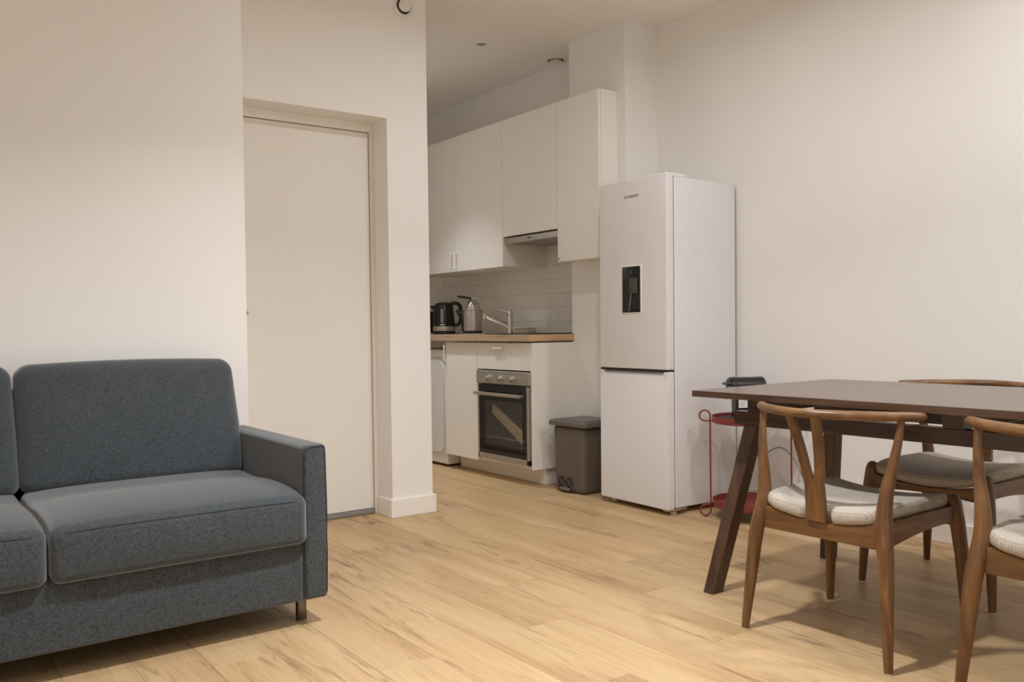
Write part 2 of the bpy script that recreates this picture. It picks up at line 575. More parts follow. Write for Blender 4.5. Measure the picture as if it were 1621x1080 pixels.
def window(name, horizontal, p, q0, q1, z0, z1, lights):  # for the added windows out of view that spread light evenly
    root = struct(empty(name, (p, (q0 + q1) / 2, z0) if not horizontal else ((q0 + q1) / 2, p, z0)))
    def bxx(bm, a, b, c, d, t0, t1):
        if horizontal:
            bbox(bm, a, b, p + t0, p + t1, c, d, b=0.003)
        else:
            bbox(bm, p + t0, p + t1, a, b, c, d, b=0.003)
    bm = new()
    w = 0.045
    bxx(bm, q0, q1, z0, z0 + w, 0, 0.06)
    bxx(bm, q0, q1, z1 - w, z1, 0, 0.06)
    step = (q1 - q0) / lights
    for i in range(lights + 1):
        c = q0 + step * i
        bxx(bm, max(q0, c - w / 2 - (w / 2 if i == lights else 0)), min(q1, c + w / 2 + (w / 2 if i == 0 else 0)), z0 + w, z1 - w, 0, 0.06)
    o = finish('fill_window_frame', bm, M['trim'], smooth=False)
    o.data.transform(Matrix.Translation(-root.location))
    o.parent = root
    for i in range(lights):
        bm = new()
        a, b = q0 + step * i + w / 2, q0 + step * (i + 1) - w / 2
        if horizontal:
            box(bm, a, b, p + 0.026, p + 0.032, z0 + w, z1 - w)
        else:
            box(bm, p + 0.026, p + 0.032, a, b, z0 + w, z1 - w)
        o = finish('pane', bm, M['glass'], smooth=False)
        o.data.transform(Matrix.Translation(-root.location))
        o.parent = root
window('fill_window_1', False, XL - 0.085, a0, a1, FILL_WIN_SIDE[2], FILL_WIN_SIDE[3], 4)
window('fill_window_2', True, YF - 0.085, b0, b1, FILL_WIN_REAR[2], FILL_WIN_REAR[3], 3)
# door wall with its deep opening
OX0, OX1, OZ = 1.31, 2.194, 2.107
bm = new()
box(bm, 1.270, OX0, Y_D, Y_D + 0.30, 0, CEIL)
box(bm, OX1, XW, Y_D, Y_D + 0.30, 0, CEIL)
box(bm, OX0, OX1, Y_D, Y_D + 0.30, OZ, CEIL)
struct(finish('wall_door', bm, M['wall'], smooth=False))

# floor planks: one object each, running along Y
rnd = random.Random(7)
PW, PL = 0.188, 1.28
plank_cache = {}
def plank_mesh(w, l):
    key = (round(w, 3), round(l, 3))
    if key not in plank_cache:
        b = new()
        g, c = 0.0004, 0.0011
        lo = [b.verts.new(p) for p in ((g, g, -0.006), (w - g, g, -0.006), (w - g, l - g, -0.006), (g, l - g, -0.006))]
        md = [b.verts.new(p) for p in ((g, g, -c * .6), (w - g, g, -c * .6), (w - g, l - g, -c * .6), (g, l - g, -c * .6))]
        hi = [b.verts.new(p) for p in ((g + c, g + c, 0), (w - g - c, g + c, 0), (w - g - c, l - g - c, 0), (g + c, l - g - c, 0))]
        b.faces.new(hi)
        for A, B in ((lo, md), (md, hi)):
            for i in range(4):
                b.faces.new((A[i], A[(i + 1) % 4], B[(i + 1) % 4], B[i]))
        bmesh.ops.recalc_face_normals(b, faces=b.faces[:])
        me = bpy.data.meshes.new('plank')
        b.to_mesh(me)
        b.free()
        me.materials.append(M['plank'])
        plank_cache[key] = me
    return plank_cache[key]
x = X_R + 0.1 - PW
row = 0
while x > XL - 0.15:
    off = (row * 0.433 + rnd.uniform(-0.08, 0.08)) % PL
    y = 7.0 - off + PL
    # planks only where the picture or its near surroundings can show them
    y_min = 0.4 if x > 0.4 else 1.0
    if x < 0.2:
        y_min = 1.2
    y_end = 6.6 if x > 2.3 else 4.3
    if x < -0.6:
        y_end = 3.6
    y0 = y - PL
    while y0 > YF - 0.1 - PL:
        if y0 < y_end:
            o = link(bpy.data.objects.new('plank', plank_mesh(PW, PL)), fl)
            o.location = (x, y0, 0)
        y0 -= PL
    x -= PW
    row += 1

# baseboards
def baseboard(name, pts):
    """strip following wall corners; pts = list of boxes"""
    b = new()
    for d in pts:
        bbox(b, *d, b=0.002)
    return struct(finish(name, b, M['trim'], smooth=False))
BH, BT = 0.096, 0.015
baseboard('baseboard_right', [(X_R - BT, X_R, YF, PIER_Y0, 0, BH)])
baseboard('baseboard_left', [(XL, 1.27, Y_L - BT, Y_L, 0, BH)])
baseboard('baseboard_pier', [(PIER_X, X_R, PIER_Y0 - BT, PIER_Y0, 0, BH), (PIER_X - BT, PIER_X, PIER_Y0 - BT, PIER_Y1, 0, BH)])
baseboard('baseboard_door', [(OX1 - BT, XW + BT, Y_D - BT, Y_D, 0, BH), (OX1 - BT, OX1, Y_D, Y_D + 0.14, 0, BH)])
baseboard('baseboard_passage', [(XW, XW + BT, Y_D, YB, 0, BH)])
baseboard('baseboard_side', [(XL, XL + BT, YF, Y_L, 0, BH)])
baseboard('baseboard_rear', [(XL, X_R, YF, YF + BT, 0, BH)])

# flush door in the deep opening
DY = 4.245
dr = struct(empty('door_1', (1.74, DY, 0)))
def local(o, root):
    """meshes are built in world coordinates; move them into the root's frame"""
    o.data.transform(Matrix.Translation(-root.location) if root.rotation_euler[2] == 0 else root.matrix_basis.inverted())
    o.parent = root
    return o
bm = new()
bbox(bm, OX0 + 0.026, 2.170, DY + 0.012, DY + 0.052, 0.030, 2.056, b=0.0015)
local(finish('door_panel', bm, M['door'], smooth=False), dr)
bm = new()
bbox(bm, 2.174, OX1, DY, DY + 0.055, 0, OZ, b=0.0015)
bbox(bm, OX0, OX0 + 0.022, DY, DY + 0.055, 0, OZ, b=0.0015)
bbox(bm, OX0 + 0.022, 2.174, DY, DY + 0.055, 2.060, OZ, b=0.0015)
local(finish('door_frame', bm, M['trim'], smooth=False), dr)
bm = new()
box(bm, OX0 + 0.022, 2.174, DY + 0.040, DY + 0.060, 0, OZ - 0.03)
local(finish('door_rebate', bm, M['grey_plastic'], smooth=False), dr)
bm = new()
bbox(bm, OX0 + 0.024, 2.172, DY + 0.003, DY + 0.040, 0.002, 0.027, b=0.003)
sw = local(finish('bottom_seal', bm, M['grey_plastic'], smooth=False), dr)
bm = new()
lathe(bm, [(0, 0.0), (0.026, 0.0), (0.026, 0.008), (0.024, 0.010), (0.0, 0.010)], 24, (1.392, DY + 0.003, 1.088), 'y')
tube(bm, [(1.392, DY + 0.008, 1.088), (1.392, DY - 0.045, 1.088)], 0.009, 12)
tube(bm, smooth_path([(1.386, DY - 0.045, 1.088), (1.43, DY - 0.047, 1.088), (1.476, DY - 0.045, 1.089)], 4), 0.0085, 12)
local(finish('door_handle', bm, M['dark_steel']), dr)

# ------------------------------------------------------------------ kitchen wall tiles
tile_me = {}
def tile_mesh(l, h):
    key = (round(l, 4), round(h, 4))
    if key not in tile_me:
        b = new()
        e, t = 0.0045, 0.0045
        A = [b.verts.new((0, yy, zz)) for yy, zz in ((0, 0), (l, 0), (l, h), (0, h))]
        B = [b.verts.new((-t * .5, yy, zz)) for yy, zz in ((0, 0), (l, 0), (l, h), (0, h))]
        Cc = [b.verts.new((-t, yy, zz)) for yy, zz in ((e, e), (l - e, e), (l - e, h - e), (e, h - e))]
        for P, Q in ((A, B), (B, Cc)):
            for i in range(4):
                b.faces.new((P[i], P[(i + 1) % 4], Q[(i + 1) % 4], Q[i]))
        b.faces.new(Cc)
        bmesh.ops.recalc_face_normals(b, faces=b.faces[:])
        me = bpy.data.meshes.new('tile')
        b.to_mesh(me)
        b.free()
        me.materials.append(M['tile'])
        tile_me[key] = me
    return tile_me[key]
TJ = 0.0018
zs = [0.952, 1.034, 1.134, 1.234, 1.334, 1.434, 1.534, 1.634]
for r_ in range(len(zs) - 1):
    y0 = (4.827 if r_ % 2 == 0 else 4.727) - 0.6
    while y0 < 6.5:
        a, b_ = max(y0, PIER_Y1), y0 + 0.2
        if b_ - a > 0.02 and not (r_ >= 5 and a > 4.9):
            o = link(bpy.data.objects.new('tile', tile_mesh(b_ - a - TJ, zs[r_ + 1] - zs[r_] - TJ)), wk)
            o.location = (X_K, a + TJ / 2, zs[r_] + TJ / 2)
        y0 += 0.2
bm = new()
box(bm, X_K - 0.0016, X_K, PIER_Y1, 6.6, 0.952, 1.636)
g = finish('tile_grout', bm, M['grout'], wk, smooth=False)

# ------------------------------------------------------------------ kitchen units
XF = 3.284          # base door faces
XU = 3.475          # wall unit door faces
def carcass(bm, x0, x1, y0, y1, z0, z1, t=0.018):
    bbox(bm, x0, x1, y0, y0 + t, z0, z1, b=0.001)
    bbox(bm, x0, x1, y1 - t, y1, z0, z1, b=0.001)
    bbox(bm, x0 + 0.001, x1, y0 + t, y1 - t, z0, z0 + t, b=0.001)
    bbox(bm, x0 + 0.001, x1, y0 + t, y1 - t, z1 - t, z1, b=0.001)
    box(bm, x1 - 0.006, x1, y0 + t, y1 - t, z0 + t, z1 - t)
def front(name, parent, x0, y0, y1, z0, z1, mat=None):
    b = new()
    bbox(b, x0, x0 + 0.019, y0, y1, z0, z1, b=0.0015)
    return local(finish(name, b, mat or M['cabinet'], smooth=False), parent)
def bar_handle_v(parent, x, y, z0, z1, mat):
    b = new()
    bbox(b, x - 0.022, x - 0.015, y - 0.006, y + 0.006, z0, z1, b=0.002)
    bbox(b, x - 0.016, x + 0.001, y - 0.005, y + 0.005, z0, z0 + 0.012, b=0.002)
    bbox(b, x - 0.016, x + 0.001, y - 0.005, y + 0.005, z1 - 0.012, z1, b=0.002)
    return b

def wall_unit(name, label, y0, y1, z0, z1, doors, xback):
    r = empty(name, (XU, (y0 + y1) / 2, z0))
    tag(r, label, 'cabinet', 'white wall cabinets')
    b = new()
    carcass(b, XU + 0.021, xback, y0, y1, z0, z1)
    local(finish('cabinet_body', b, M['cabinet'], smooth=False), r)
    ds = []
    for a, c in doors:
        ds.append(front('door', r, XU, a, c, z0 - 0.002, z1))
    return r, ds
wr, wd = wall_unit('wall_cabinet', 'tall white wall cabinet nearest the fridge, with bright exposed side', 3.855, 4.252, 1.407, 2.405, [(3.857, 4.250)], PIER_X)
b = new()
tube(b, [(XU + 0.001, 4.236, 1.424), (XU - 0.012, 4.236, 1.424)], 0.005, 10)
lathe(b, [(0, -0.02), (0.008, -0.018), (0.009, -0.012), (0.005, -0.009)], 12, (XU, 4.236, 1.424), 'x')
o = local(finish('knob', b, M['dark_steel']), wr)
o.parent = wr
wh, _ = wall_unit('wall_cabinet', 'short white wall cabinet above the cooker hood', 4.252, 4.842, 1.617, 2.405, [(4.254, 4.840)], X_K)
w1, d1 = wall_unit('wall_cabinet', 'white wall cabinet immediately beyond the cooker hood', 4.842, 5.455, 1.417, 2.405, [(4.844, 5.453)], X_K)
w2, d2 = wall_unit('wall_cabinet', 'white wall cabinet above the kettle, partly cut by the passage corner', 5.455, 6.07, 1.417, 2.405, [(5.457, 6.068)], X_K)
for rt, yy in ((w1, 5.425), (w2, 5.487)):
    b = bar_handle_v(rt, XU, yy, 1.440, 1.555, None)
    h = local(finish('handle', b, M['cabinet'], smooth=False), rt)

# slide-out cooker hood
hd = empty('cooker_hood', (3.5, 4.547, 1.56))
tag(hd, 'slim stainless cooker hood under the short wall cabinet', 'hood')
b = new()
bbox(b, XU + 0.030, X_K - 0.004, 4.262, 4.834, 1.575, 1.612, b=0.002)
local(finish('hood_body', b, M['gap'], smooth=False), hd)
b = new()
bbox(b, XU + 0.008, XU + 0.030, 4.257, 4.832, 1.566, 1.606, b=0.003)
fa = local(finish('front_strip', b, M['steel'], smooth=False), hd)
b = new()
bbox(b, XU + 0.0065, XU + 0.0085, 4.535, 4.575, 1.584, 1.592, b=0.0005)
local(finish('badge', b, M['ink'], smooth=False), hd)
b = new()
bbox(b, XU + 0.034, X_K - 0.06, 4.275, 4.540, 1.569, 1.576, b=0.002)
bbox(b, XU + 0.034, X_K - 0.06, 4.546, 4.820, 1.569, 1.576, b=0.002)
local(finish('grease_filter', b, M['dark_steel'], smooth=False), hd)

# base units
YB0, YB1, YB2 = 4.280, 4.889, 5.292
ZB0, ZB1 = 0.107, 0.900
ov = empty('oven_cabinet', (XF, (YB0 + YB1) / 2, 0))
tag(ov, 'white base cabinet housing the oven, with a drawer front above it', 'cabinet')
b = new()
bbox(b, XF + 0.0, X_K - 0.02, YB0, YB0 + 0.018, ZB0, ZB1, b=0.001)
local(finish('side_panel', b, M['cabinet'], smooth=False), ov)
b = new()
carcass(b, XF + 0.021, X_K - 0.03, YB0 + 0.018, YB1, ZB0, ZB1)
local(finish('cabinet_body', b, M['cabinet'], smooth=False), ov)
dw = front('drawer', ov, XF, YB0 + 0.020, YB1 - 0.002, 0.724, ZB1)
b = new()
bbox(b, XF - 0.018, XF + 0.001, 4.575, 4.690, 0.864, 0.870, b=0.002)
bbox(b, XF - 0.021, XF - 0.015, 4.575, 4.690, 0.856, 0.870, b=0.002)
h = local(finish('handle', b, M['white_plastic'], smooth=False), ov)
for yy in (YB0 + 0.10, YB1 - 0.08):
    for xx in (3.47, 3.76):
        b = new()
        lathe(b, [(0, 0), (0.028, 0), (0.028, 0.006), (0.016, 0.012), (0.016, ZB0), (0, ZB0)], 14, (xx, yy, 0))
        local(finish('leg', b, M['black_matte']), ov)
lc = empty('base_cabinet', (XF, (YB1 + YB2) / 2, 0))
tag(lc, 'narrow white base cabinet between the oven and the washing machine', 'cabinet')
b = new()
carcass(b, XF + 0.021, X_K - 0.03, YB1, YB2, ZB0, ZB1)
local(finish('cabinet_body', b, M['cabinet'], smooth=False), lc)
front('door', lc, XF, YB1 + 0.002, YB2 + 0.008, 0.103, ZB1)
b = bar_handle_v(lc, XF, YB2 - 0.006, 0.765, 0.880, None)
local(finish('handle', b, M['white_plastic'], smooth=False), lc)
for yy in (YB1 + 0.06, YB2 - 0.06):
    for xx in (3.47, 3.76):
        b = new()
        lathe(b, [(0, 0), (0.028, 0), (0.028, 0.006), (0.016, 0.012), (0.016, ZB0), (0, ZB0)], 14, (xx, yy, 0))
        local(finish('leg', b, M['black_matte']), lc)
b = new()
bbox(b, 3.406, 3.422, 4.308, YB2 + 0.012, 0.001, 0.098, b=0.001)
bbox(b, 3.424, 3.61, 4.310, 4.326, 0.001, 0.098, b=0.001)
tag(finish('plinth', b, M['cabinet'], smooth=False), 'low white kick board recessed under the base cabinets', 'plinth')

# worktop
wt = empty('worktop', (3.55, 5.4, 0.906))
tag(wt, 'oak kitchen worktop running above the oven and base cabinets', 'worktop')
b = new()
bbox(b, 3.255, X_K - 0.006, YB0, 6.6, 0.908, 0.952, b=0.0015)
local(finish('board', b, M['oak_top'], smooth=False), wt)
b = new()
bbox(b, 3.256, X_K - 0.007, YB0 - 0.0012, YB0, 0.909, 0.951, b=0.0004)
local(finish('edge_band', b, wood('oak_edge', srgb(182, 146, 106), srgb(206, 172, 132), srgb(216, 186, 148), (1.5, 20, 24), 0.5, 0.3), smooth=False), wt)

# oven
oven = empty('oven', (XF, 4.587, 0.13))
tag(oven, 'built-in stainless oven with dark glass door and three knobs', 'oven')
OY0, OY1 = YB0 + 0.0195, 4.884
b = new()
hx0, hx1, hy0, hy1, hz0, hz1, ht = XF + 0.0145, XF + 0.46, OY0 + 0.022, OY1 - 0.02, 0.135, 0.714, 0.03
box(b, hx0, hx1, hy0, hy0 + ht, hz0, hz1)
box(b, hx0, hx1, hy1 - ht, hy1, hz0, hz1)
box(b, hx0, hx1, hy0 + ht, hy1 - ht, hz0, hz0 + ht)
box(b, hx0, hx1, hy0 + ht, hy1 - ht, 0.60, hz1)
box(b, hx1 - ht, hx1, hy0 + ht, hy1 - ht, hz0 + ht, 0.60)
local(finish('housing', b, M['enamel'], smooth=False), oven)
b = new()
for zz in (0.26, 0.40):
    tube(b, [(hx0 + 0.05, hy0 + ht, zz), (hx0 + 0.05, hy1 - ht, zz)], 0.003, 6)
    tube(b, [(hx1 - 0.06, hy0 + ht, zz), (hx1 - 0.06, hy1 - ht, zz)], 0.003, 6)
    for q in range(9):
        yy = hy0 + ht + 0.03 + q * 0.052
        tube(b, [(hx0 + 0.05, yy, zz), (hx1 - 0.06, yy, zz)], 0.002, 6)
o = local(finish('oven_rack', b, M['chrome']), oven)
b = new()
bbox(b, XF - 0.014, XF + 0.014, OY0, OY1, 0.631, 0.716, b=0.003)
local(finish('control_panel', b, M['dark_steel'], smooth=False), oven)
for ky in (4.725, 4.591, 4.459):
    b = new()
    lathe(b, [(0, -0.034), (0.014, -0.034), (0.0155, -0.031), (0.0165, -0.014), (0.021, -0.010), (0.022, 0.0), (0, 0)], 28, (XF - 0.0145, ky, 0.668), 'x')
    bbox(b, XF - 0.056, XF - 0.046, ky - 0.004, ky + 0.004, 0.653, 0.683, b=0.002)
    kn = local(finish('knob', b, M['chrome']), oven)
dro = new()
fw_ = 0.022
bbox(dro, XF - 0.012, XF + 0.012, OY0 + 0.010, OY0 + 0.010 + fw_, 0.131, 0.624, b=0.002)
bbox(dro, XF - 0.012, XF + 0.012, OY1 - 0.010 - 0.014, OY1 - 0.010, 0.131, 0.624, b=0.002)
bbox(dro, XF - 0.012, XF + 0.012, OY0 + 0.010, OY1 - 0.010, 0.131, 0.165, b=0.002)
od = local(finish('door', dro, M['dark_steel'], smooth=False), oven)
WY0, WY1, WZ0, WZ1 = 4.378, 4.803, 0.226, 0.520
b = new()
bbox(b, XF - 0.010, XF + 0.010, OY0 + 0.032, WY0, 0.165, 0.622, b=0.0008)
bbox(b, XF - 0.010, XF + 0.010, WY1, OY1 - 0.024, 0.165, 0.622, b=0.0008)
bbox(b, XF - 0.010, XF + 0.010, WY0, WY1, 0.165, WZ0, b=0.0008)
bbox(b, XF - 0.010, XF + 0.010, WY0, WY1, WZ1, 0.622, b=0.0008)
g1 = finish('door_glass', b, M['black_glass'], smooth=False)
b = new()
box(b, XF - 0.0095, XF - 0.0065, WY0, WY1, WZ0, WZ1)
g2 = finish('window', b, M['oven_window'], smooth=False)
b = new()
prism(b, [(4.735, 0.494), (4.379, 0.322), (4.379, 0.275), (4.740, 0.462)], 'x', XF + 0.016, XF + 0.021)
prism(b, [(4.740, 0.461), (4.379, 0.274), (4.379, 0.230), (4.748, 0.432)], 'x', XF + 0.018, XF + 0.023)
local(finish('pale_strip', b, M['strip_cream'], smooth=False), oven)  # pale diagonal shape, built as a strip behind the window
b = new()
tube(b, [(XF - 0.050, OY0 + 0.045, 0.565), (XF - 0.050, OY1 - 0.025, 0.565)], 0.0115, 14, asp=(0.7, 1.0))
for yy in (OY0 + 0.07, OY1 - 0.045):
    bbox(b, XF - 0.048, XF - 0.008, yy - 0.014, yy + 0.014, 0.556, 0.574, b=0.003)
g3 = finish('handle', b, M['steel'])
for q in (g1, g2, g3):
    local(q, oven)
    q.parent = od     # door carries its glass, window and handle (door sits at the oven's origin)

# hob
hob = empty('hob', (3.6, 4.6, 0.952))
tag(hob, 'black glass hob set in the worktop over the oven', 'hob')
b = new()
bbox(b, 3.335, 3.820, 4.305, 4.868, 0.9522, 0.9585, b=0.002)
local(finish('glass_plate', b, M['black_glass'], smooth=False), hob)
for cx_, cy_, rr in ((3.46, 4.44, 0.075), (3.46, 4.73, 0.095), (3.70, 4.44, 0.095), (3.70, 4.73, 0.075)):
    b = new()
    lathe(b, [(rr, 0), (rr + 0.003, 0), (rr + 0.003, 0.0006), (rr, 0.0006), (rr, 0)], 32, (cx_, cy_, 0.9585))
    local(finish('cooking_zone', b, M['grey_plastic']), hob)

# sink and tap
sk = empty('sink', (3.55, 5.15, 0.952))
tag(sk, 'inset steel sink between the hob and the kettle', 'sink')
b = new()
bbox(b, 3.33, 3.80, 4.93, 5.30, 0.9521, 0.9555, b=0.002)
local(finish('rim', b, M['steel'], smooth=False), sk)
b = new()
rbox(b, 3.37, 3.68, 4.97, 5.17, 0.9535, 0.9572, 0.0015, 2)
bw = local(finish('basin', b, M['dark_steel']), sk)
b = new()
for i in range(5):
    bbox(b, 3.40, 3.68, 5.19 + i * 0.02, 5.197 + i * 0.02, 0.9553, 0.9575, b=0.001)
local(finish('drainer', b, M['steel'], smooth=False), sk)
TX, TY = 3.735, 5.125
tp = empty('mixer_tap', (TX, TY, 0.9555))
tag(tp, 'chrome mixer tap with slanted spout behind the sink', 'tap')
b = new()
lathe(b, [(0, 0), (0.026, 0), (0.026, 0.004), (0.0245, 0.008), (0.0245, 0.125), (0.023, 0.128), (0.0255, 0.131), (0.0255, 0.158), (0.023, 0.162), (0, 0.162)], 28)
finish('tap_body', b, M['chrome'], tp)
b = new()
tube(b, [(-0.012, 0.0, 0.050), (-0.095, 0.050, 0.096), (-0.160, 0.090, 0.132)], [0.0155, 0.0155, 0.0155], 16)
tube(b, [(-0.160, 0.090, 0.142), (-0.163, 0.092, 0.108)], [0.018, 0.0175], 16)
finish('spout', b, M['chrome'], tp)
b = new()
tube(b, [(-0.010, 0.010, 0.152), (-0.055, 0.045, 0.170), (-0.085, 0.070, 0.186)], [0.0075, 0.007, 0.0065], 10)
finish('lever', b, M['chrome'], tp)

# small clear tub behind the hob
b = new()
rbox(b, 3.715, 3.795, 4.885, 5.055, 0.9565, 0.995, 0.012, 3)
o = finish('tub_body', b, M['tub'])
tb_ = empty('soap_tub', (3.755, 4.97, 0.9565))
tag(tb_, 'small translucent tub standing to the right of the tap', 'tub')
local(o, tb_)
b = new()
rbox(b, 3.710, 3.800, 4.880, 5.060, 0.993, 0.998, 0.0024, 2)
local(finish('rim', b, M['white_plastic']), tb_)

# kettle (spout towards +Y, handle towards -Y)
kt = empty('kettle', (3.58, 5.79, 0.952), math.radians(50))
kt.scale = (1.08, 1.08, 1.0)
tag(kt, 'black electric kettle with steel band on the worktop', 'kettle')
b = new()
lathe(b, [(0, 0.0), (0.082, 0.0), (0.085, 0.006), (0.083, 0.020), (0.074, 0.024), (0, 0.024)], 36)
finish('power_base', b, M['black'], kt)
b = new()
lathe(b, [(0, 0.026), (0.078, 0.026), (0.079, 0.030), (0.079, 0.060), (0.077, 0.062)], 36)
finish('steel_band', b, M['steel'], kt)
b = new()
lathe(b, [(0.077, 0.062), (0.0785, 0.066), (0.078, 0.11), (0.074, 0.17), (0.069, 0.215), (0.066, 0.222)], 36)
prism(b, [(-0.030, 0.0), (0.030, 0.0), (0.010, 0.042), (-0.010, 0.042)], 'z', 0.188, 0.222)
for v in b.verts:
    if abs(v.co.z - 0.188) < 1e-6 and v.co.y > 0.02 and abs(v.co.x) <= 0.0101:
        v.co.y = 0.010
bmesh.ops.translate(b, vec=(0, 0.064, 0), verts=[v for v in b.verts if abs(v.co.x) <= 0.0301 and v.co.z > 0.187 and -0.001 <= v.co.y <= 0.0421 and v.co.length < 0.26 and math.hypot(v.co.x, v.co.y) < 0.05])
finish('jug', b, M['black'], kt)
b = new()
lathe(b, [(0.067, 0.222), (0.066, 0.230), (0.055, 0.242), (0.030, 0.249), (0, 0.251)], 36)
finish('lid', b, M['black'], kt)
b = new()
tube(b, smooth_path([(0, -0.050, 0.236), (0, -0.090, 0.240), (0, -0.120, 0.215), (0, -0.127, 0.150), (0, -0.119, 0.095), (0, -0.098, 0.072), (0, -0.075, 0.075)], 6), 0.0145, 12, (1, 0, 0), asp=(1.0, 1.0))
finish('handle', b, M['black'], kt)
b = new()
bbox(b, -0.083, -0.070, -0.011, 0.011, 0.085, 0.195, b=0.003)
for i in range(4):
    bbox(b, -0.0845, -0.0825, -0.006, 0.006, 0.098 + i * 0.024, 0.1005 + i * 0.024, b=0.0003)
finish('water_gauge', b, M['grey_plastic'], kt)
b = new()
bbox(b, -0.0800, -0.0775, -0.020, 0.014, 0.070, 0.077, b=0.0005)
finish('badge', b, M['paper'], kt)

# citrus juicer
jc = empty('citrus_juicer', (3.60, 5.415, 0.952), math.radians(54))
jc.scale = (0.88, 0.88, 1)
tag(jc, 'steel citrus juicer with lever arm, beside the kettle', 'juicer')
b = new()
lathe(b, [(0, 0), (0.082, 0), (0.084, 0.006), (0.084, 0.022), (0.078, 0.026), (0, 0.026)], 32)
finish('foot', b, M['black'], jc)
b = new()
lathe(b, [(0.077, 0.026), (0.078, 0.030), (0.081, 0.172), (0.080, 0.178), (0, 0.178)], 32)
finish('body', b, M['steel'], jc)
b = new()
lathe(b, [(0.0, 0.178), (0.086, 0.178), (0.088, 0.182), (0.086, 0.187), (0.0, 0.187)], 32)
finish('juice_bowl', b, M['dark_steel'], jc)
b = new()
lathe(b, [(0.060, 0.187), (0.060, 0.200), (0.054, 0.222), (0.040, 0.243), (0.020, 0.254), (0, 0.257)], 28)
finish('press_dome', b, M['chrome'], jc)
b = new()
tube(b, smooth_path([(0, -0.062, 0.175), (0, -0.070, 0.215), (0, -0.062, 0.255), (0, -0.030, 0.270), (0, 0.02, 0.266)], 5), 0.009, 10, (1, 0, 0))
tube(b, [(0, -0.01, 0.25), (0, -0.01, 0.275)], 0.007, 10)
finish('lever_arm', b, M['chrome'], jc)
b = new()
tube(b, smooth_path([(-0.005, 0.01, 0.266), (-0.02, 0.07, 0.275), (-0.03, 0.125, 0.281)], 4), [0.010] * 8 + [0.009], 10, asp=(1.3, 0.8))
finish('grip', b, M['black'], jc)
b = new()
tube(b, smooth_path([(0, 0.070, 0.150), (0, 0.100, 0.148), (0, 0.118, 0.165), (0, 0.122, 0.185)], 5), [0.022] * 4 + [0.019] * 4 + [0.015] * 8, 12, (1, 0, 0), asp=(1.2, 0.7))
bbox(b, -0.022, 0.022, 0.062, 0.094, 0.024, 0.150, b=0.006, seg=2)
finish('pouring_spout', b, M['black'], jc)

# toaster at the far end, mostly hidden by the passage corner
ts = empty('toaster', (3.60, 6.12, 0.952))
tag(ts, 'black toaster to the left of the kettle, nearly hidden by the passage corner', 'toaster')
b = new()
rbox(b, -0.08, 0.08, -0.13, 0.13, 0.012, 0.185, 0.03, 4)
finish('body', b, M['black'], ts)
b = new()
for xx in (-0.03, 0.03):
    bbox(b, xx - 0.012, xx + 0.012, -0.10, 0.10, 0.1838, 0.1858, b=0.0005)
finish('bread_slot', b, M['gap'], ts, smooth=False)
for xx in (-0.05, 0.05):
    for yy in (-0.09, 0.09):
        b = new()
        lathe(b, [(0, 0), (0.012, 0), (0.012, 0.014), (0, 0.014)], 12, (xx, yy, 0))
        finish('foot', b, M['black_matte'], ts)
b = new()
bbox(b, -0.02, 0.02, -0.152, -0.126, 0.12, 0.135, b=0.004)
finish('lever', b, M['black'], ts)

# washing machine under the worktop
wm = empty('washing_machine', (3.6, 5.62, 0))
tag(wm, 'white washing machine under the worktop at the passage corner', 'washing machine')
b = new()
rbox(b, 3.305, 3.84, 5.318, 5.913, 0.018, 0.845, 0.010, 3)
local(finish('cabinet_shell', b, M['white_metal']), wm)
b = new()
def round_rect(y0, y1, z0, z1, r, k=6):
    out = []
    for cy, cz, a0 in ((y1 - r, z1 - r, 0), (y0 + r, z1 - r, 90), (y0 + r, z0 + r, 180), (y1 - r, z0 + r, 270)):
        for i in range(k + 1):
            a = math.radians(a0 + 90 * i / k)
            out.append((cy + math.cos(a) * r, cz + math.sin(a) * r))
    return out
prism(b, round_rect(5.350, 5.881, 0.10, 0.775, 0.06), 'x', 3.296, 3.31)
bmesh.ops.bevel(b, geom=[e for e in b.edges if abs(e.verts[0].co.x - 3.296) < 1e-6 and abs(e.verts[1].co.x - 3.296) < 1e-6], offset=0.006, segments=3, affect='EDGES')
local(finish('front_panel', b, M['white_metal']), wm)
b = new()
lathe(b, [(0.125, -0.018), (0.145, -0.018), (0.152, -0.010), (0.152, 0.0), (0.125, 0.0)], 40, (3.297, 5.70, 0.43), 'x')
local(finish('door_ring', b, M['white_plastic']), wm)
b = new()
lathe(b, [(0, -0.004), (0.08, -0.005), (0.12, -0.012), (0.127, -0.008)], 40, (3.297, 5.70, 0.43), 'x')
local(finish('door_glass', b, M['black_glass']), wm)
b = new()
rbox(b, 3.298, 3.31, 5.335, 5.896, 0.785, 0.838, 0.006, 2)
local(finish('control_panel', b, M['white_plastic']), wm)
b = new()
lathe(b, [(0, -0.02), (0.018, -0.02), (0.022, 0), (0, 0)], 24, (3.299, 5.72, 0.811), 'x')
local(finish('dial', b, M['steel']), wm)
for xx in (3.36, 3.78):
    for yy in (5.37, 5.86):
        b = new()
        lathe(b, [(0, 0), (0.022, 0), (0.022, 0.012), (0.01, 0.019), (0, 0.019)], 14, (xx, yy, 0))
        local(finish('foot', b, M['black_matte']), wm)

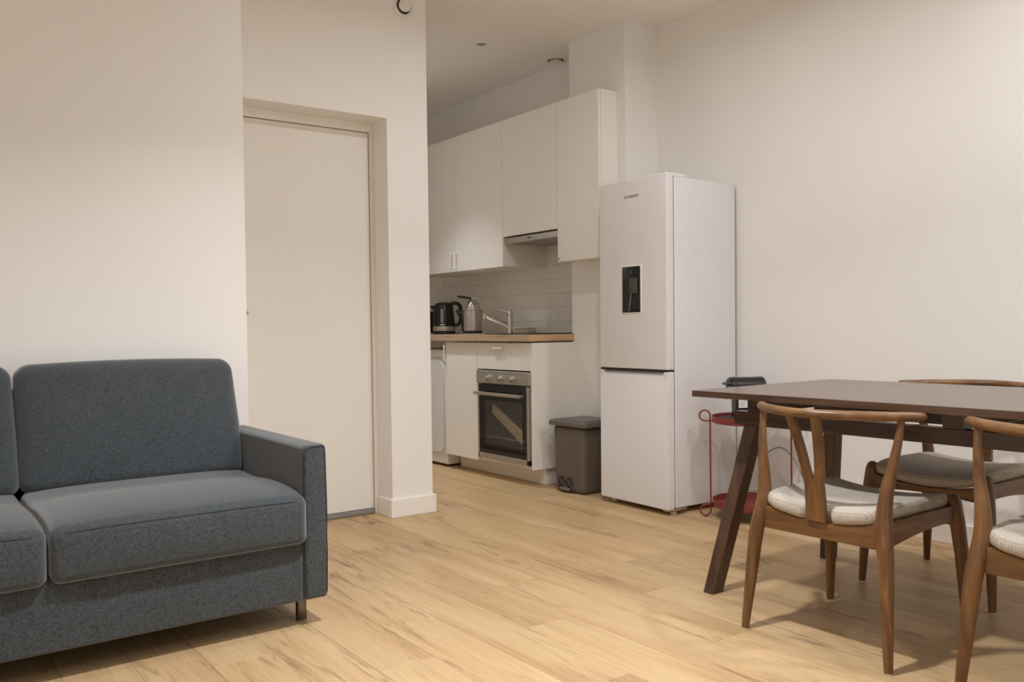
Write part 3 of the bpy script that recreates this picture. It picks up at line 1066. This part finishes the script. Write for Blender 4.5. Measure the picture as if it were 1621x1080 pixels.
# ------------------------------------------------------------------ pedal bin
bn = empty('pedal_bin', (3.47, 4.015, 0))
tag(bn, 'taupe plastic pedal bin between the oven cabinet and the fridge', 'bin')
def taper(x, y, z):
    t = (z - 0.2) / 0.2
    return (3.475 + (x - 3.475) * (1 + 0.035 * t), 4.02 + (y - 4.02) * (1 + 0.045 * t), z)
b = new()
rbox(b, 3.345, 3.605, 3.880, 4.162, 0.0, 0.405, 0.035, 4, (1, 1, 1), taper)
body = local(finish('bin_body', b, M['bin']), bn)
def lidf(x, y, z):
    s = 1 - max(0, (z - 0.412)) * 0.6
    return (3.47 + (x - 3.47) * s, 4.01 + (y - 4.01) * s, z)
b = new()
rbox(b, 3.322, 3.615, 3.845, 4.176, 0.400, 0.434, 0.009, 3, (1, 1, 1), lidf)
lid = local(finish('lid', b, M['bin_lid']), bn)
b = new()
rbox(b, 3.350, 3.590, 3.872, 4.148, 0.434, 0.4385, 0.002, 2)
local(finish('lid_panel', b, M['bin_lid']), bn)
# pedal recess with moulded ribs
b = new()
bbox(b, 3.3470, 3.3545, 3.975, 4.118, 0.006, 0.098, b=0.001)
local(finish('pedal_recess', b, M['bin_dark'], smooth=False), bn)
b = new()
def rib(bm, y0, z0, y1, z1, w=0.003):
    tube(bm, [(3.3462, y0, z0), (3.3462, y1, z1)], w, 6)
for a in ((3.98, 0.03, 4.045, 0.092), (4.045, 0.03, 3.98, 0.092), (4.048, 0.03, 4.113, 0.092), (4.113, 0.03, 4.048, 0.092), (3.975, 0.096, 4.118, 0.096), (3.975, 0.02, 3.975, 0.096), (4.118, 0.0, 4.118, 0.096), (4.0465, 0.03, 4.0465, 0.094)):
    rib(b, *a)
local(finish('moulded_rib', b, M['bin']), bn)
b = new()
rbox(b, 3.325, 3.360, 4.000, 4.085, 0.012, 0.030, 0.005, 2)
local(finish('pedal', b, M['bin_lid']), bn)

# ------------------------------------------------------------------ fridge-freezer (leans back a little)
FR = Euler((0, math.radians(0.45), math.radians(-1.5)), 'XYZ')
fr = empty('fridge_freezer', (3.322, 3.183, 0), rot=FR)
tag(fr, 'tall white fridge-freezer with black water dispenser in its door', 'fridge')
FW, FD = 0.536, 0.532
b = new()
rbox(b, 0.062, FD, 0.004, FW - 0.004, 0.035, 1.780, 0.006, 2)
finish('cabinet', b, M['white_metal'], fr)
b = new()
rbox(b, 0.050, 0.064, 0.012, FW - 0.012, 0.05, 1.77, 0.004, 2)
finish('door_seal', b, M['grey_plastic'], fr)
b = new()
rbox(b, 0.0, 0.052, 0.0, FW, 0.764, 1.796, 0.007, 3)
upd = finish('upper_door', b, M['white_metal'], fr)
# lower door: its top edge is a sloped grip
b = new()
pro = [(0.0, 0.030), (0.052, 0.030), (0.052, 0.754), (0.030, 0.754), (0.022, 0.748), (0.004, 0.722), (0.0, 0.716)]
prism(b, pro, 'y', 0.0, FW)
es = [e for e in b.edges if abs((e.verts[0].co - e.verts[1].co).y) < 1e-6 or e.calc_length() > 0.3]
bmesh.ops.bevel(b, geom=es, offset=0.004, segments=2, affect='EDGES')
lwd = finish('lower_door', b, M['white_metal'], fr)
b = new()
for y0, y1 in ((0.0, 0.028), (FW - 0.028, FW)):
    b = new()
    prism(b, [(0.0005, 0.70), (0.03, 0.70), (0.03, 0.7545), (0.006, 0.7545), (0.0005, 0.748)], 'y', y0 + 0.0008, y1 - 0.0008)
    finish('grip_end', b, M['white_metal'], lwd)
b = new()
bbox(b, 0.002, 0.05, 0.002, FW - 0.002, 0.7545, 0.7635, b=0.001)
finish('door_gap', b, M['gap'], fr, smooth=False)
# dispenser
b = new()
rbox(b, -0.004, 0.010, 0.189, 0.347, 1.064, 1.328, 0.004, 2)
disp = finish('water_dispenser', b, M['white_plastic'], upd)
b = new()
rbox(b, -0.006, 0.010, 0.195, 0.341, 1.070, 1.322, 0.0045, 2)
finish('dispenser_face', b, M['black_glass'], upd)
b = new()
prism(b, [(-0.0068, 1.090), (-0.0052, 1.090), (-0.0052, 1.262), (-0.0068, 1.262)], 'y', 0.206, 0.330)
finish('dispenser_niche', b, M['black_matte'], upd, smooth=False)
b = new()
rbox(b, -0.020, -0.006, 0.212, 0.272, 1.172, 1.258, 0.006, 2)
finish('dispenser_nozzle', b, plain('smoked_plastic', srgb(70, 64, 58), 0.2), upd)
b = new()
tube(b, smooth_path([(-0.010, 0.262, 1.175), (-0.012, 0.267, 1.13), (-0.008, 0.282, 1.08)], 4), 0.0022, 8)
finish('dispenser_lever', b, M['steel'], upd)
b = new()
bbox(b, -0.0068, -0.0058, 0.266, 0.269, 1.283, 1.299, b=0.0003)
bbox(b, -0.0068, -0.0058, 0.262, 0.273, 1.288, 1.290, b=0.0003)
finish('dispenser_mark', b, M['grey_plastic'], upd, smooth=False)
# lettering on the upper door
fc = bpy.data.curves.new('lettering', 'FONT')
fc.body = 'SCHNEIDER'
fc.size = 0.0205
fc.extrude = 0.0004
fc.space_character = 1.06
fc.align_x = 'CENTER'
fc.align_y = 'CENTER'
fc.materials.append(M['ink'])
tmp = bpy.data.objects.new('lettering', fc)
lt = link(bpy.data.objects.new('lettering', bpy.data.meshes.new_from_object(tmp)), upd)
bpy.data.objects.remove(tmp)
lt.location = (-0.0006, 0.268, 1.703)
lt.rotation_euler = (math.radians(90), 0, math.radians(-90))
# hinge cover on the top, hinge bracket and feet below
b = new()
rbox(b, 0.045, 0.15, 0.006, 0.055, 1.778, 1.799, 0.006, 2)
finish('hinge_cover', b, M['white_plastic'], fr)
b = new()
bbox(b, 0.006, 0.11, 0.004, 0.045, 0.022, 0.030, b=0.002)
bbox(b, 0.062, 0.14, -0.001, 0.004, 0.022, 0.036, b=0.001)
finish('hinge_bracket', b, M['chrome'], fr, smooth=False)
for yy, mt in ((0.035, M['white_plastic']), (FW - 0.04, M['white_plastic'])):
    for xx in (0.075, FD - 0.05):
        b = new()
        lathe(b, [(0, 0.0), (0.018, 0.0), (0.018, 0.012), (0.008, 0.018), (0.008, 0.036), (0, 0.036)], 14, (xx, yy, 0.0 if xx < .2 else 0.006))
        finish('foot', b, mt, fr)

# ------------------------------------------------------------------ sofa
sf = empty('sofa', (0.38, 3.2, 0))
tag(sf, 'slate grey fabric sofa with square arms against the left wall', 'sofa')
SX0, SX1 = -0.470, 1.232
SY = 2.772
def part(name, b, mat=None, parent=sf, angle=50):
    return local(finish(name, b, mat or M['sofa'], angle=angle), sf)
b = new()
rbox(b, SX0 + 0.085, 1.147, SY, 3.56, 0.088, 0.300, 0.012, 3, (8, 1, 1))
base = part('sofa_base', b)
for nm, x0, x1 in (('arm', 1.150, SX1), ('arm', SX0, SX0 + 0.082)):
    def armf(x, y, z):
        # rounded lower outer front corner, slightly full sides
        dz = 0.0
        return (x + 0.004 * math.sin(math.pi * max(0, min(1, (z - 0.09) / 0.5))) * (1 if x > (x0 + x1) / 2 else -0.4), y, z)
    b = new()
    rbox(b, x0, x1, SY - 0.010, 3.56, 0.090, 0.612, 0.014, 3, (1, 6, 6), armf)
    ar = part(nm, b)
    xx = x0 + 0.003 if x0 > 0 else x1 - 0.003
    b = new()
    xo = x1 if x0 > 0 else x0
    sg = 1 if x0 > 0 else -1
    line = [(xx, 0.105)] + [(xx, 0.105 + 0.47 * i / 8) for i in range(1, 9)] + [(xx + sg * 0.004, 0.594), (xx + sg * 0.012, 0.603), (xx + sg * 0.03, 0.606), (xo - sg * 0.014, 0.6065), (xo - sg * 0.008, 0.602), (xo - sg * 0.006, 0.592)]
    line += [(xo - sg * 0.006 + sg * 0.004 * math.sin(math.pi * (z - 0.09) / 0.5), z) for z in (0.55, 0.45, 0.35, 0.25, 0.15, 0.110)]
    tube(b, [(p[0], SY - 0.0085, p[1]) for p in line], 0.0030, 8)
    pp = local(finish('piping', b, M['piping']), sf)
    pp.parent = ar
b = new()
rbox(b, SX0 + 0.085, 1.147, 3.505, 3.60, 0.20, 0.80, 0.03, 3)
part('back_frame', b)
def seatf(x0, x1):
    cx, hw = (x0 + x1) / 2, (x1 - x0) / 2
    def f(x, y, z):
        u = (x - cx) / hw
        t = max(0, min(1, (y - 2.745) / 0.62))
        k = max(0, min(1, (z - 0.285) / 0.155))
        up = (0.032 * math.sin(math.pi * min(1, t * 1.25 + 0.12)) + 0.030 * t) * (1 - 0.55 * u ** 4)
        # soft drop towards the front top seam
        front = -0.010 * (1 - min(1, t / 0.12)) ** 2
        bulge = -0.012 * (1 - u * u) * math.sin(math.pi * k) * (1 if t < 0.25 else 0)
        return (x, y + bulge * (1 - t / 0.25 if t < .25 else 0), z + k * (up + front))
    return f
for x0, x1 in ((0.388, 1.156), (-0.392, 0.380)):
    b = new()
    rbox(b, x0, x1, 2.742, 3.40, 0.284, 0.445, 0.028, 4, (14, 14, 4), seatf(x0, x1))
    sc = part('seat_cushion', b)
    f = seatf(x0, x1)
    for zz, rr, dy in ((0.432, 0.0026, -0.001), (0.300, 0.0018, -0.0015)):
        b = new()
        pts = []
        for i in range(21):
            u = i / 20
            xx = x0 + 0.006 + (x1 - x0 - 0.012) * u
            e = 0.018 * (max(0, abs(2 * u - 1) - 0.93) / 0.07) ** 2
            yy = 2.742 + (0.006 if zz > 0.4 else 0.004) + e
            q = f(xx, yy, zz)
            pts.append((q[0], q[1] + dy, q[2]))
        tube(b, pts, rr, 8)
        pp = local(finish('seam', b, M['piping']), sf)
        pp.parent = sc
def backf(x0, x1):
    cx, hw = (x0 + x1) / 2, (x1 - x0) / 2
    def f(x, y, z):
        t = max(0, min(1, (z - 0.45) / 0.445))
        u = (x - cx) / hw
        lean = 0.135 * t
        k = max(0, min(1, (y - 3.325) / 0.155))
        puff = -0.026 * (1 - k) * (1 - u ** 4) * math.sin(math.pi * (0.12 + 0.8 * t))
        thin = 0.045 * t * k
        return (cx + (x - cx) * (1 - 0.030 * t), y + lean + puff - thin, z - 0.010 * u * u * t)
    return f
for x0, x1 in ((0.380, 1.163), (-0.395, 0.392)):
    b = new()
    rbox(b, x0, x1, 3.325, 3.480, 0.450, 0.898, 0.050, 5, (10, 2, 8), backf(x0, x1))
    bc = part('back_cushion', b)
for xx, yy in ((1.171, 2.857), (1.171, 3.50), (SX0 + 0.04, 2.857), (SX0 + 0.04, 3.50)):
    b = new()
    bbox(b, xx - 0.0155, xx + 0.0155, yy - 0.013, yy + 0.013, 0.003, 0.094, b=0.002)
    bbox(b, xx - 0.0150, xx + 0.0150, yy - 0.0125, yy + 0.0125, 0.0, 0.003, b=0.001)
    part('leg', b, M['leg_metal'])

# ------------------------------------------------------------------ dining table
TA = 0.0176
tab = empty('dining_table', (2.4367, 2.2088, 0), TA)
tag(tab, 'dark walnut dining table with slanted trestle legs', 'table')
TW, TL, TZ = 0.892, 1.76, 0.757
def tv(u, v, z):
    return (u, -v, z)
b = new()
bbox(b, 0, TW, -TL, 0, TZ - 0.023, TZ, b=0.002, seg=2)
finish('tabletop', b, M['table'], tab, smooth=False)
for u0, u1 in ((0.165, 0.215), (TW - 0.215, TW - 0.165)):
    b = new()
    bbox(b, u0, u1, -(TL - 0.060), -0.060, 0.624, 0.674, b=0.0015)
    finish('long_rail', b, M['table'], tab, smooth=False)
for v0 in (0.122, 0.846, TL - 0.187):
    b = new()
    bbox(b, 0.166, TW - 0.166, -(v0 + 0.065), -v0, 0.674, 0.734, b=0.0015)
    finish('cross_rail', b, M['table'], tab, smooth=False)
for su in (0, 1):
    for sv in (0, 1):
        b = new()
        def cor(u, v, z):
            return (TW - u if su else u, -(TL - v) if sv else -v, z)
        bot = [(0.042, 0.008), (0.103, 0.008), (0.103, 0.053), (0.042, 0.053)]
        top = [(0.163, 0.108), (0.217, 0.108), (0.217, 0.163), (0.163, 0.163)]
        A = [b.verts.new(cor(u, v, 0)) for u, v in bot]
        B = [b.verts.new(cor(u, v, 0.6245)) for u, v in top]
        b.faces.new(A)
        b.faces.new(B)
        for i in range(4):
            b.faces.new((A[i], A[(i + 1) % 4], B[(i + 1) % 4], B[i]))
        bmesh.ops.bevel(b, geom=b.edges[:], offset=0.002, segments=1, affect='EDGES')
        finish('leg', b, M['table_up'], tab, smooth=False)

# ------------------------------------------------------------------ chairs
def saddle(x, y):
    """seat dish: high along the sides, low in the middle"""
    return 0.030 * (abs(y) / 0.21) ** 2

def make_chair():
    r = empty('dining_chair', (0, 0, 0))
    # seat frame ------------------------------------------------
    for s in (-1, 1):
        # rear leg and back post in one bent piece
        pts = [(-0.241, 0.248, 0.004, 0.0125), (-0.226, 0.236, 0.16, 0.0185), (-0.210, 0.224, 0.317, 0.0235), (-0.198, 0.214, 0.385, 0.0240),
               (-0.188, 0.208, 0.437, 0.0235), (-0.180, 0.213, 0.510, 0.0195), (-0.169, 0.226, 0.587, 0.0150), (-0.156, 0.235, 0.657, 0.0120), (-0.1455, 0.2387, 0.716, 0.0105)]
        sp = smooth_path(pts, 5)
        b = new()
        tube(b, [(p[0], s * p[1], p[2]) for p in sp], [p[3] for p in sp], 16, (1, 0, 0))
        leg = finish('rear_leg', b, M['chair'], r)
        b = new()
        lathe(b, [(0, 0), (0.011, 0), (0.011, 0.0045), (0, 0.0045)], 14, (-0.241, s * 0.248, 0))
        finish('felt_pad', b, M['felt'], leg)
        # front leg with a rounded head
        pts = [(0.2375, 0.2436, 0.004, 0.0125), (0.232, 0.238, 0.12, 0.0165), (0.226, 0.231, 0.26, 0.0205), (0.219, 0.222, 0.36, 0.0225), (0.213, 0.214, 0.425, 0.0225),
               (0.210, 0.2105, 0.441, 0.0195), (0.2085, 0.209, 0.449, 0.0135), (0.208, 0.2085, 0.4525, 0.004)]
        b = new()
        tube(b, [(p[0], s * p[1], p[2]) for p in pts], [p[3] for p in pts], 16, (1, 0, 0), asp=(1.0, 1.12))
        leg = finish('front_leg', b, M['chair'], r)
        b = new()
        lathe(b, [(0, 0), (0.011, 0), (0.011, 0.0045), (0, 0.0045)], 14, (0.2375, s * 0.2436, 0))
        finish('felt_pad', b, M['felt'], leg)
        # side rail: straight top, arched underside
        b = new()
        n = 14
        rows = []
        for i in range(n + 1):
            t = i / n
            xx = -0.192 + t * 0.398
            yy = 0.200 + 0.012 * t
            top = 0.412 + 0.006 * t
            bot = 0.336 + 0.030 * math.sin(math.pi * min(1, t * 0.62)) + 0.002 * t
            rows.append([b.verts.new((xx, s * (yy - 0.011), bot)), b.verts.new((xx, s * (yy + 0.011), bot)), b.verts.new((xx, s * (yy + 0.011), top)), b.verts.new((xx, s * (yy - 0.011), top))])
        for A, B in zip(rows, rows[1:]):
            for q in range(4):
                b.faces.new((A[q], A[(q + 1) % 4], B[(q + 1) % 4], B[q]))
        b.faces.new(rows[0])
        b.faces.new(rows[-1])
        finish('side_rail', b, M['chair_d'], r)
    # front and rear rails with dished top edges
    for nm, xc, hw, bot in (('rear_rail', -0.194, 0.206, 0.338), ('front_rail', 0.214, 0.210, 0.356)):
        b = new()
        n = 16
        rows = []
        for i in range(n + 1):
            u = -1 + 2 * i / n
            yy = u * hw
            top = 0.386 + 0.028 * abs(u) ** 2
            bt = bot + (0.0 if nm == 'rear_rail' else 0.014 * (1 - u * u) - 0.004)
            rows.append([b.verts.new((xc - 0.011, yy, bt)), b.verts.new((xc + 0.011, yy, bt)), b.verts.new((xc + 0.011, yy, top)), b.verts.new((xc - 0.011, yy, top))])
        for A, B in zip(rows, rows[1:]):
            for q in range(4):
                b.faces.new((A[q], A[(q + 1) % 4], B[(q + 1) % 4], B[q]))
        b.faces.new(rows[0])
        b.faces.new(rows[-1])
        finish(nm, b, M['chair_h'], r)
    # upholstered seat
    def seat(x, y, z):
        t = max(-1, min(1, (x + 0.0) / 0.235))
        w = 0.97 + 0.06 * (t + 1) / 2
        if t > 0.55:                         # front corners tuck in behind the leg heads
            w *= 1 - 0.10 * ((t - 0.55) / 0.45) ** 2
        u = max(-1, min(1, y / 0.205))
        k = max(0, min(1, (z - 0.384) / 0.042))
        dish = 0.028 * u * u * (1 - 0.25 * k)
        crown = k * (0.022 * (1 - t * t * t * t) * (1 - 0.3 * u * u) + 0.004)
        yy = y * w
        xx = x
        if t < -0.6 and abs(u) > 0.8:        # rear corners notched around the posts
            xx = x + 0.030 * ((abs(u) - 0.8) / 0.2) * ((-t - 0.6) / 0.4)
        if t < -0.75 and abs(y) < 0.06:      # notch for the splat
            xx = x + 0.024 * max(0, min(1, (0.056 - abs(y)) / 0.014)) * min(1, (-t - 0.75) / 0.1)
        return (xx, yy, z + dish + crown)
    b = new()
    rbox(b, -0.214, 0.226, -0.208, 0.208, 0.386, 0.422, 0.017, 4, (14, 40, 1), seat)
    finish('seat', b, M['tweed'], r, angle=60)
    # splat: forked, bent with the back
    zt = [0.391, 0.40, 0.44, 0.48, 0.510, 0.522, 0.55, 0.59, 0.63, 0.67, 0.70, 0.722]
    def xs(z):
        t = (z - 0.372) / 0.35
        return -0.207 - 0.011 * t - 0.061 * t ** 2.2
    b = new()
    th = 0.008
    for s in (-1, 1):
        lv = []
        for z in zt:
            t = max(0, (z - 0.520) / 0.20)
            if z <= 0.515:
                yo = 0.033 + 0.003 * ((0.51 - z) / 0.14) - 0.002
                yi = 0.0
            else:
                yo = 0.0335 + 0.024 * t ** 0.9
                yi = 0.006 + 0.024 * t if z > 0.5225 else 0.0025
            lv.append((z, yi, yo))
        rows = []
        for z, yi, yo in lv:
            rows.append([b.verts.new((xs(z) - th, s * yi, z)), b.verts.new((xs(z) - th, s * yo, z)), b.verts.new((xs(z) + th, s * yo, z)), b.verts.new((xs(z) + th, s * yi, z))])
        for i, (A, B) in enumerate(zip(rows, rows[1:])):
            for q in range(4):
                if q == 3 and lv[i + 1][1] == 0.0:
                    continue
                b.faces.new((A[q], A[(q + 1) % 4], B[(q + 1) % 4], B[q]))
        b.faces.new(rows[0])
        b.faces.new(rows[-1])
    bmesh.ops.remove_doubles(b, verts=b.verts[:], dist=0.0004)
    finish('splat', b, M['chair'], r)
    # bowed crest rail
    ctrl = [(-0.094, 0.287), (-0.115, 0.268), (-0.1475, 0.236), (-0.200, 0.165), (-0.248, 0.080), (-0.2765, 0.0),
            (-0.248, -0.080), (-0.200, -0.165), (-0.1475, -0.236), (-0.115, -0.268), (-0.094, -0.287)]
    ctrl = [(-0.094, 0.287), (-0.128, 0.258), (-0.190, 0.195), (-0.243, 0.115), (-0.272, 0.045), (-0.2765, 0.0),
            (-0.272, -0.045), (-0.243, -0.115), (-0.190, -0.195), (-0.128, -0.258), (-0.094, -0.287)]
    sp = smooth_path(ctrl, 6)
    n = len(sp)
    pts, rad = [], []
    for i, (xx, yy) in enumerate(sp):
        e = min(i, n - 1 - i)
        f = [0.35, 0.72, 0.90, 0.98, 1.0][min(e, 4)]
        pts.append((xx, yy, 0.7235 + 0.004 * (1 - (yy / 0.287) ** 2)))
        rad.append(0.0148 * f)
    b = new()
    tube(b, pts, rad, 18, (0, 0, 1), asp=(1.05, 0.98))
    finish('crest_rail', b, M['chair_h'], r)
    return r

ch1 = make_chair()
ch1.location = (2.5356, 1.6102, 0)
ch1.rotation_euler = (0, 0, 0.0177)
tag(ch1, 'walnut dining chair with forked back, seen whole in front of the table', 'chair', 'walnut dining chairs around the table')
ch2 = copy_tree(ch1)
ch2.location = (2.545, 0.916, 0)
ch2.rotation_euler = (0, 0, 0.02)
ch2['label'] = 'walnut dining chair cut off by the right edge of the picture'
ch3 = copy_tree(ch1)
ch3.location = (3.297, 1.6687, 0)
ch3.rotation_euler = (0, 0, math.pi - 0.0052)
ch3.scale = (1, 1, 1.03)
ch3['label'] = 'walnut dining chair on the far side of the table, facing the viewer'

# ------------------------------------------------------------------ red two-tier stand, coffee machine, cord
SC = Vector((3.622, 2.888, 0))
SR = 0.190
st = empty('tray_stand', SC)
tag(st, 'red metal two-tier round tray stand between fridge and table', 'stand')
for z0 in (0.062, 0.492):
    b = new()
    lathe(b, [(0, 0), (SR - 0.006, 0), (SR, 0.004), (SR + 0.003, 0.036), (SR + 0.001, 0.037), (SR - 0.002, 0.006), (SR - 0.008, 0.003), (0, 0.003)], 56, (0, 0, z0))
    tr = finish('tray', b, M['red'], st)
    for a in (0.9, 2.5, 4.1, 5.6):
        b = new()
        p = (math.cos(a) * (SR - 0.004), math.sin(a) * (SR - 0.004), z0 + 0.024)
        lathe(b, [(0, -0.003), (0.004, -0.0015), (0.0045, 0.001), (0, 0.002)], 10, p)
        finish('rivet', b, M['chrome'], tr)
d1_ = Vector((-0.655, 0.755, 0)).normalized()
for s in (1, -1):
    d = d1_ * s
    def q(rr, z):
        v = d * rr
        return (v.x, v.y, z)
    R0 = SR + 0.011
    lr = 0.027
    path = [q(R0, 0.115), q(R0, 0.30), q(R0, 0.50), q(R0, 0.526)]
    for i in range(1, 18):                       # loop over the top, outwards and back under to the tray
        a = math.radians(180 - i * (270 / 17))
        path.append(q(R0 + lr + math.cos(a) * lr, 0.528 + math.sin(a) * lr))
    path += [q(R0 + 0.012, 0.500), q(SR, 0.502)]
    cr2 = R0 + lr
    b = new()
    tube(b, path, 0.0046, 10, (d.y, -d.x, 0))
    low = [q(R0, 0.118), q(R0, 0.075), q(R0, 0.036)]
    for i in range(1, 18):                       # foot loop: down, outwards and back over to the lower tray
        a = math.radians(180 + i * (270 / 17))
        low.append(q(cr2 + math.cos(a) * lr, 0.035 + math.sin(a) * lr))
    low += [q(R0 + 0.010, 0.066), q(SR - 0.001, 0.078)]
    tube(b, low, 0.0046, 10, (d.y, -d.x, 0))
    rod = finish('rod', b, M['red'], st)
    b = new()
    v = d * cr2
    lathe(b, [(0, 0), (0.009, 0), (0.009, 0.008), (0, 0.008)], 12, (v.x, v.y, 0))
    finish('foot_cap', b, M['red'], rod)

cm = empty('coffee_machine', (3.575, 2.930, 0.4955), math.radians(-30))
tag(cm, 'small black capsule coffee machine on the top red tray', 'coffee machine')
# front of the machine faces -X (local), body along X
b = new()
rbox(b, -0.02, 0.13, -0.044, 0.044, 0.0, 0.20, 0.016, 3, (1, 1, 1))
finish('body', b, M['black'], cm)
b = new()
n = 12
for xx0, xx1, rr in ((-0.048, 0.145, 0.046),):
    prof = [(0, xx0), (rr * 0.86, xx0), (rr, xx0 + 0.008), (rr, xx1 - 0.012), (rr * 0.8, xx1 - 0.003), (0, xx1)]
    lathe(b, prof, 32, (0, 0, 0.186), 'x')
finish('brew_head', b, M['black'], cm)
b = new()
tube(b, [(-0.055, 0, 0.148), (-0.055, 0, 0.12)], [0.014, 0.010], 14)
finish('coffee_spout', b, M['black'], cm)
b = new()
lathe(b, [(0.0472, 0.0), (0.0472, 0.006), (0.044, 0.006), (0.044, 0.0), (0.0472, 0.0)], 32, (-0.025, 0, 0.186), 'x')
lathe(b, [(0.0472, 0.0), (0.0472, 0.004), (0.044, 0.004), (0.044, 0.0), (0.0472, 0.0)], 32, (0.115, 0, 0.186), 'x')
finish('trim_ring', b, M['black_matte'], cm)
b = new()
rbox(b, -0.088, -0.015, -0.042, 0.042, 0.0, 0.030, 0.008, 3)
finish('drip_tray', b, M['black_matte'], cm)
b = new()
rbox(b, -0.068, -0.03, -0.040, 0.040, 0.196, 0.210, 0.006, 2, (1, 1, 1), lambda x, y, z: (x, y, z - 0.006 * (-0.03 - x) / 0.04))
finish('lever', b, M['black'], cm)
b = new()
bbox(b, -0.010, 0.036, -0.0452, -0.0437, 0.077, 0.119, b=0.0004)
lb = finish('rating_label', b, M['paper'], cm, smooth=False)
b = new()
for i in range(5):
    bbox(b, -0.005, 0.031 - 0.005 * (i % 3), -0.0456, -0.0450, 0.085 + i * 0.006, 0.0866 + i * 0.006, b=0.0002)
finish('label_print', b, M['grey_plastic'], lb, smooth=False)

b = new()
tube(b, smooth_path([(3.698, 2.845, 0.560), (3.80, 2.89, 0.562), (3.845, 2.96, 0.50), (3.850, 3.02, 0.30), (3.845, 2.985, 0.285), (3.845, 2.93, 0.325), (3.845, 2.875, 0.345), (3.845, 2.82, 0.325), (3.845, 2.76, 0.255), (3.845, 2.68, 0.12), (3.83, 2.58, 0.02), (3.80, 2.45, 0.004), (3.84, 2.2, 0.004)], 6), 0.0033, 8)
tag(finish('power_cord', b, M['grey_plastic']), 'thin grey power cord looping along the wall behind the table', 'cord')

# ------------------------------------------------------------------ vents and spots
av = empty('air_vent', (2.303, Y_D, 2.712))
tag(av, 'round white air valve high on the wall above the door', 'vent')
b = new()
lathe(b, [(0.042, 0.0), (0.064, 0.0), (0.064, -0.005), (0.055, -0.012), (0.044, -0.010), (0.040, -0.002)], 40, (0, 0, 0), 'y')
finish('ring', b, M['white_plastic'], av)
b = new()
lathe(b, [(0, -0.0008), (0.043, -0.0008), (0.043, -0.003), (0, -0.003)], 40, (0, 0, 0), 'y')
finish('throat', b, M['gap'], av)
b = new()
lathe(b, [(0, -0.003), (0.030, -0.003), (0.035, -0.022), (0.034, -0.026), (0, -0.028)], 40, (0, 0, 0), 'y')
finish('disc', b, M['white_plastic'], av)
cv = empty('ceiling_vent', (3.765, 4.600, CEIL))
tag(cv, 'round white extractor valve on the kitchen ceiling by the pier', 'vent')
b = new()
lathe(b, [(0.055, 0.0), (0.082, 0.0), (0.082, -0.004), (0.070, -0.012), (0.055, -0.008)], 40)
finish('ring', b, M['white_plastic'], cv)
b = new()
lathe(b, [(0, -0.001), (0.056, -0.001), (0.056, -0.003), (0, -0.003)], 40)
finish('throat', b, M['grey_plastic'], cv)
b = new()
lathe(b, [(0, -0.003), (0.036, -0.003), (0.042, -0.022), (0.036, -0.027), (0, -0.028)], 40)
finish('disc', b, M['white_plastic'], cv)
sp_ = empty('recessed_spot', (3.168, 4.618, CEIL))
tag(sp_, 'small unlit recessed spotlight in the kitchen ceiling', 'spotlight')
b = new()
lathe(b, [(0.030, 0), (0.043, 0), (0.043, -0.003), (0.036, -0.005), (0.030, -0.001)], 32)
finish('bezel', b, M['white_plastic'], sp_)
b = new()
lathe(b, [(0, -0.001), (0.031, -0.001), (0.031, -0.0015), (0, -0.002)], 32)
finish('lens', b, M['dark_steel'], sp_)
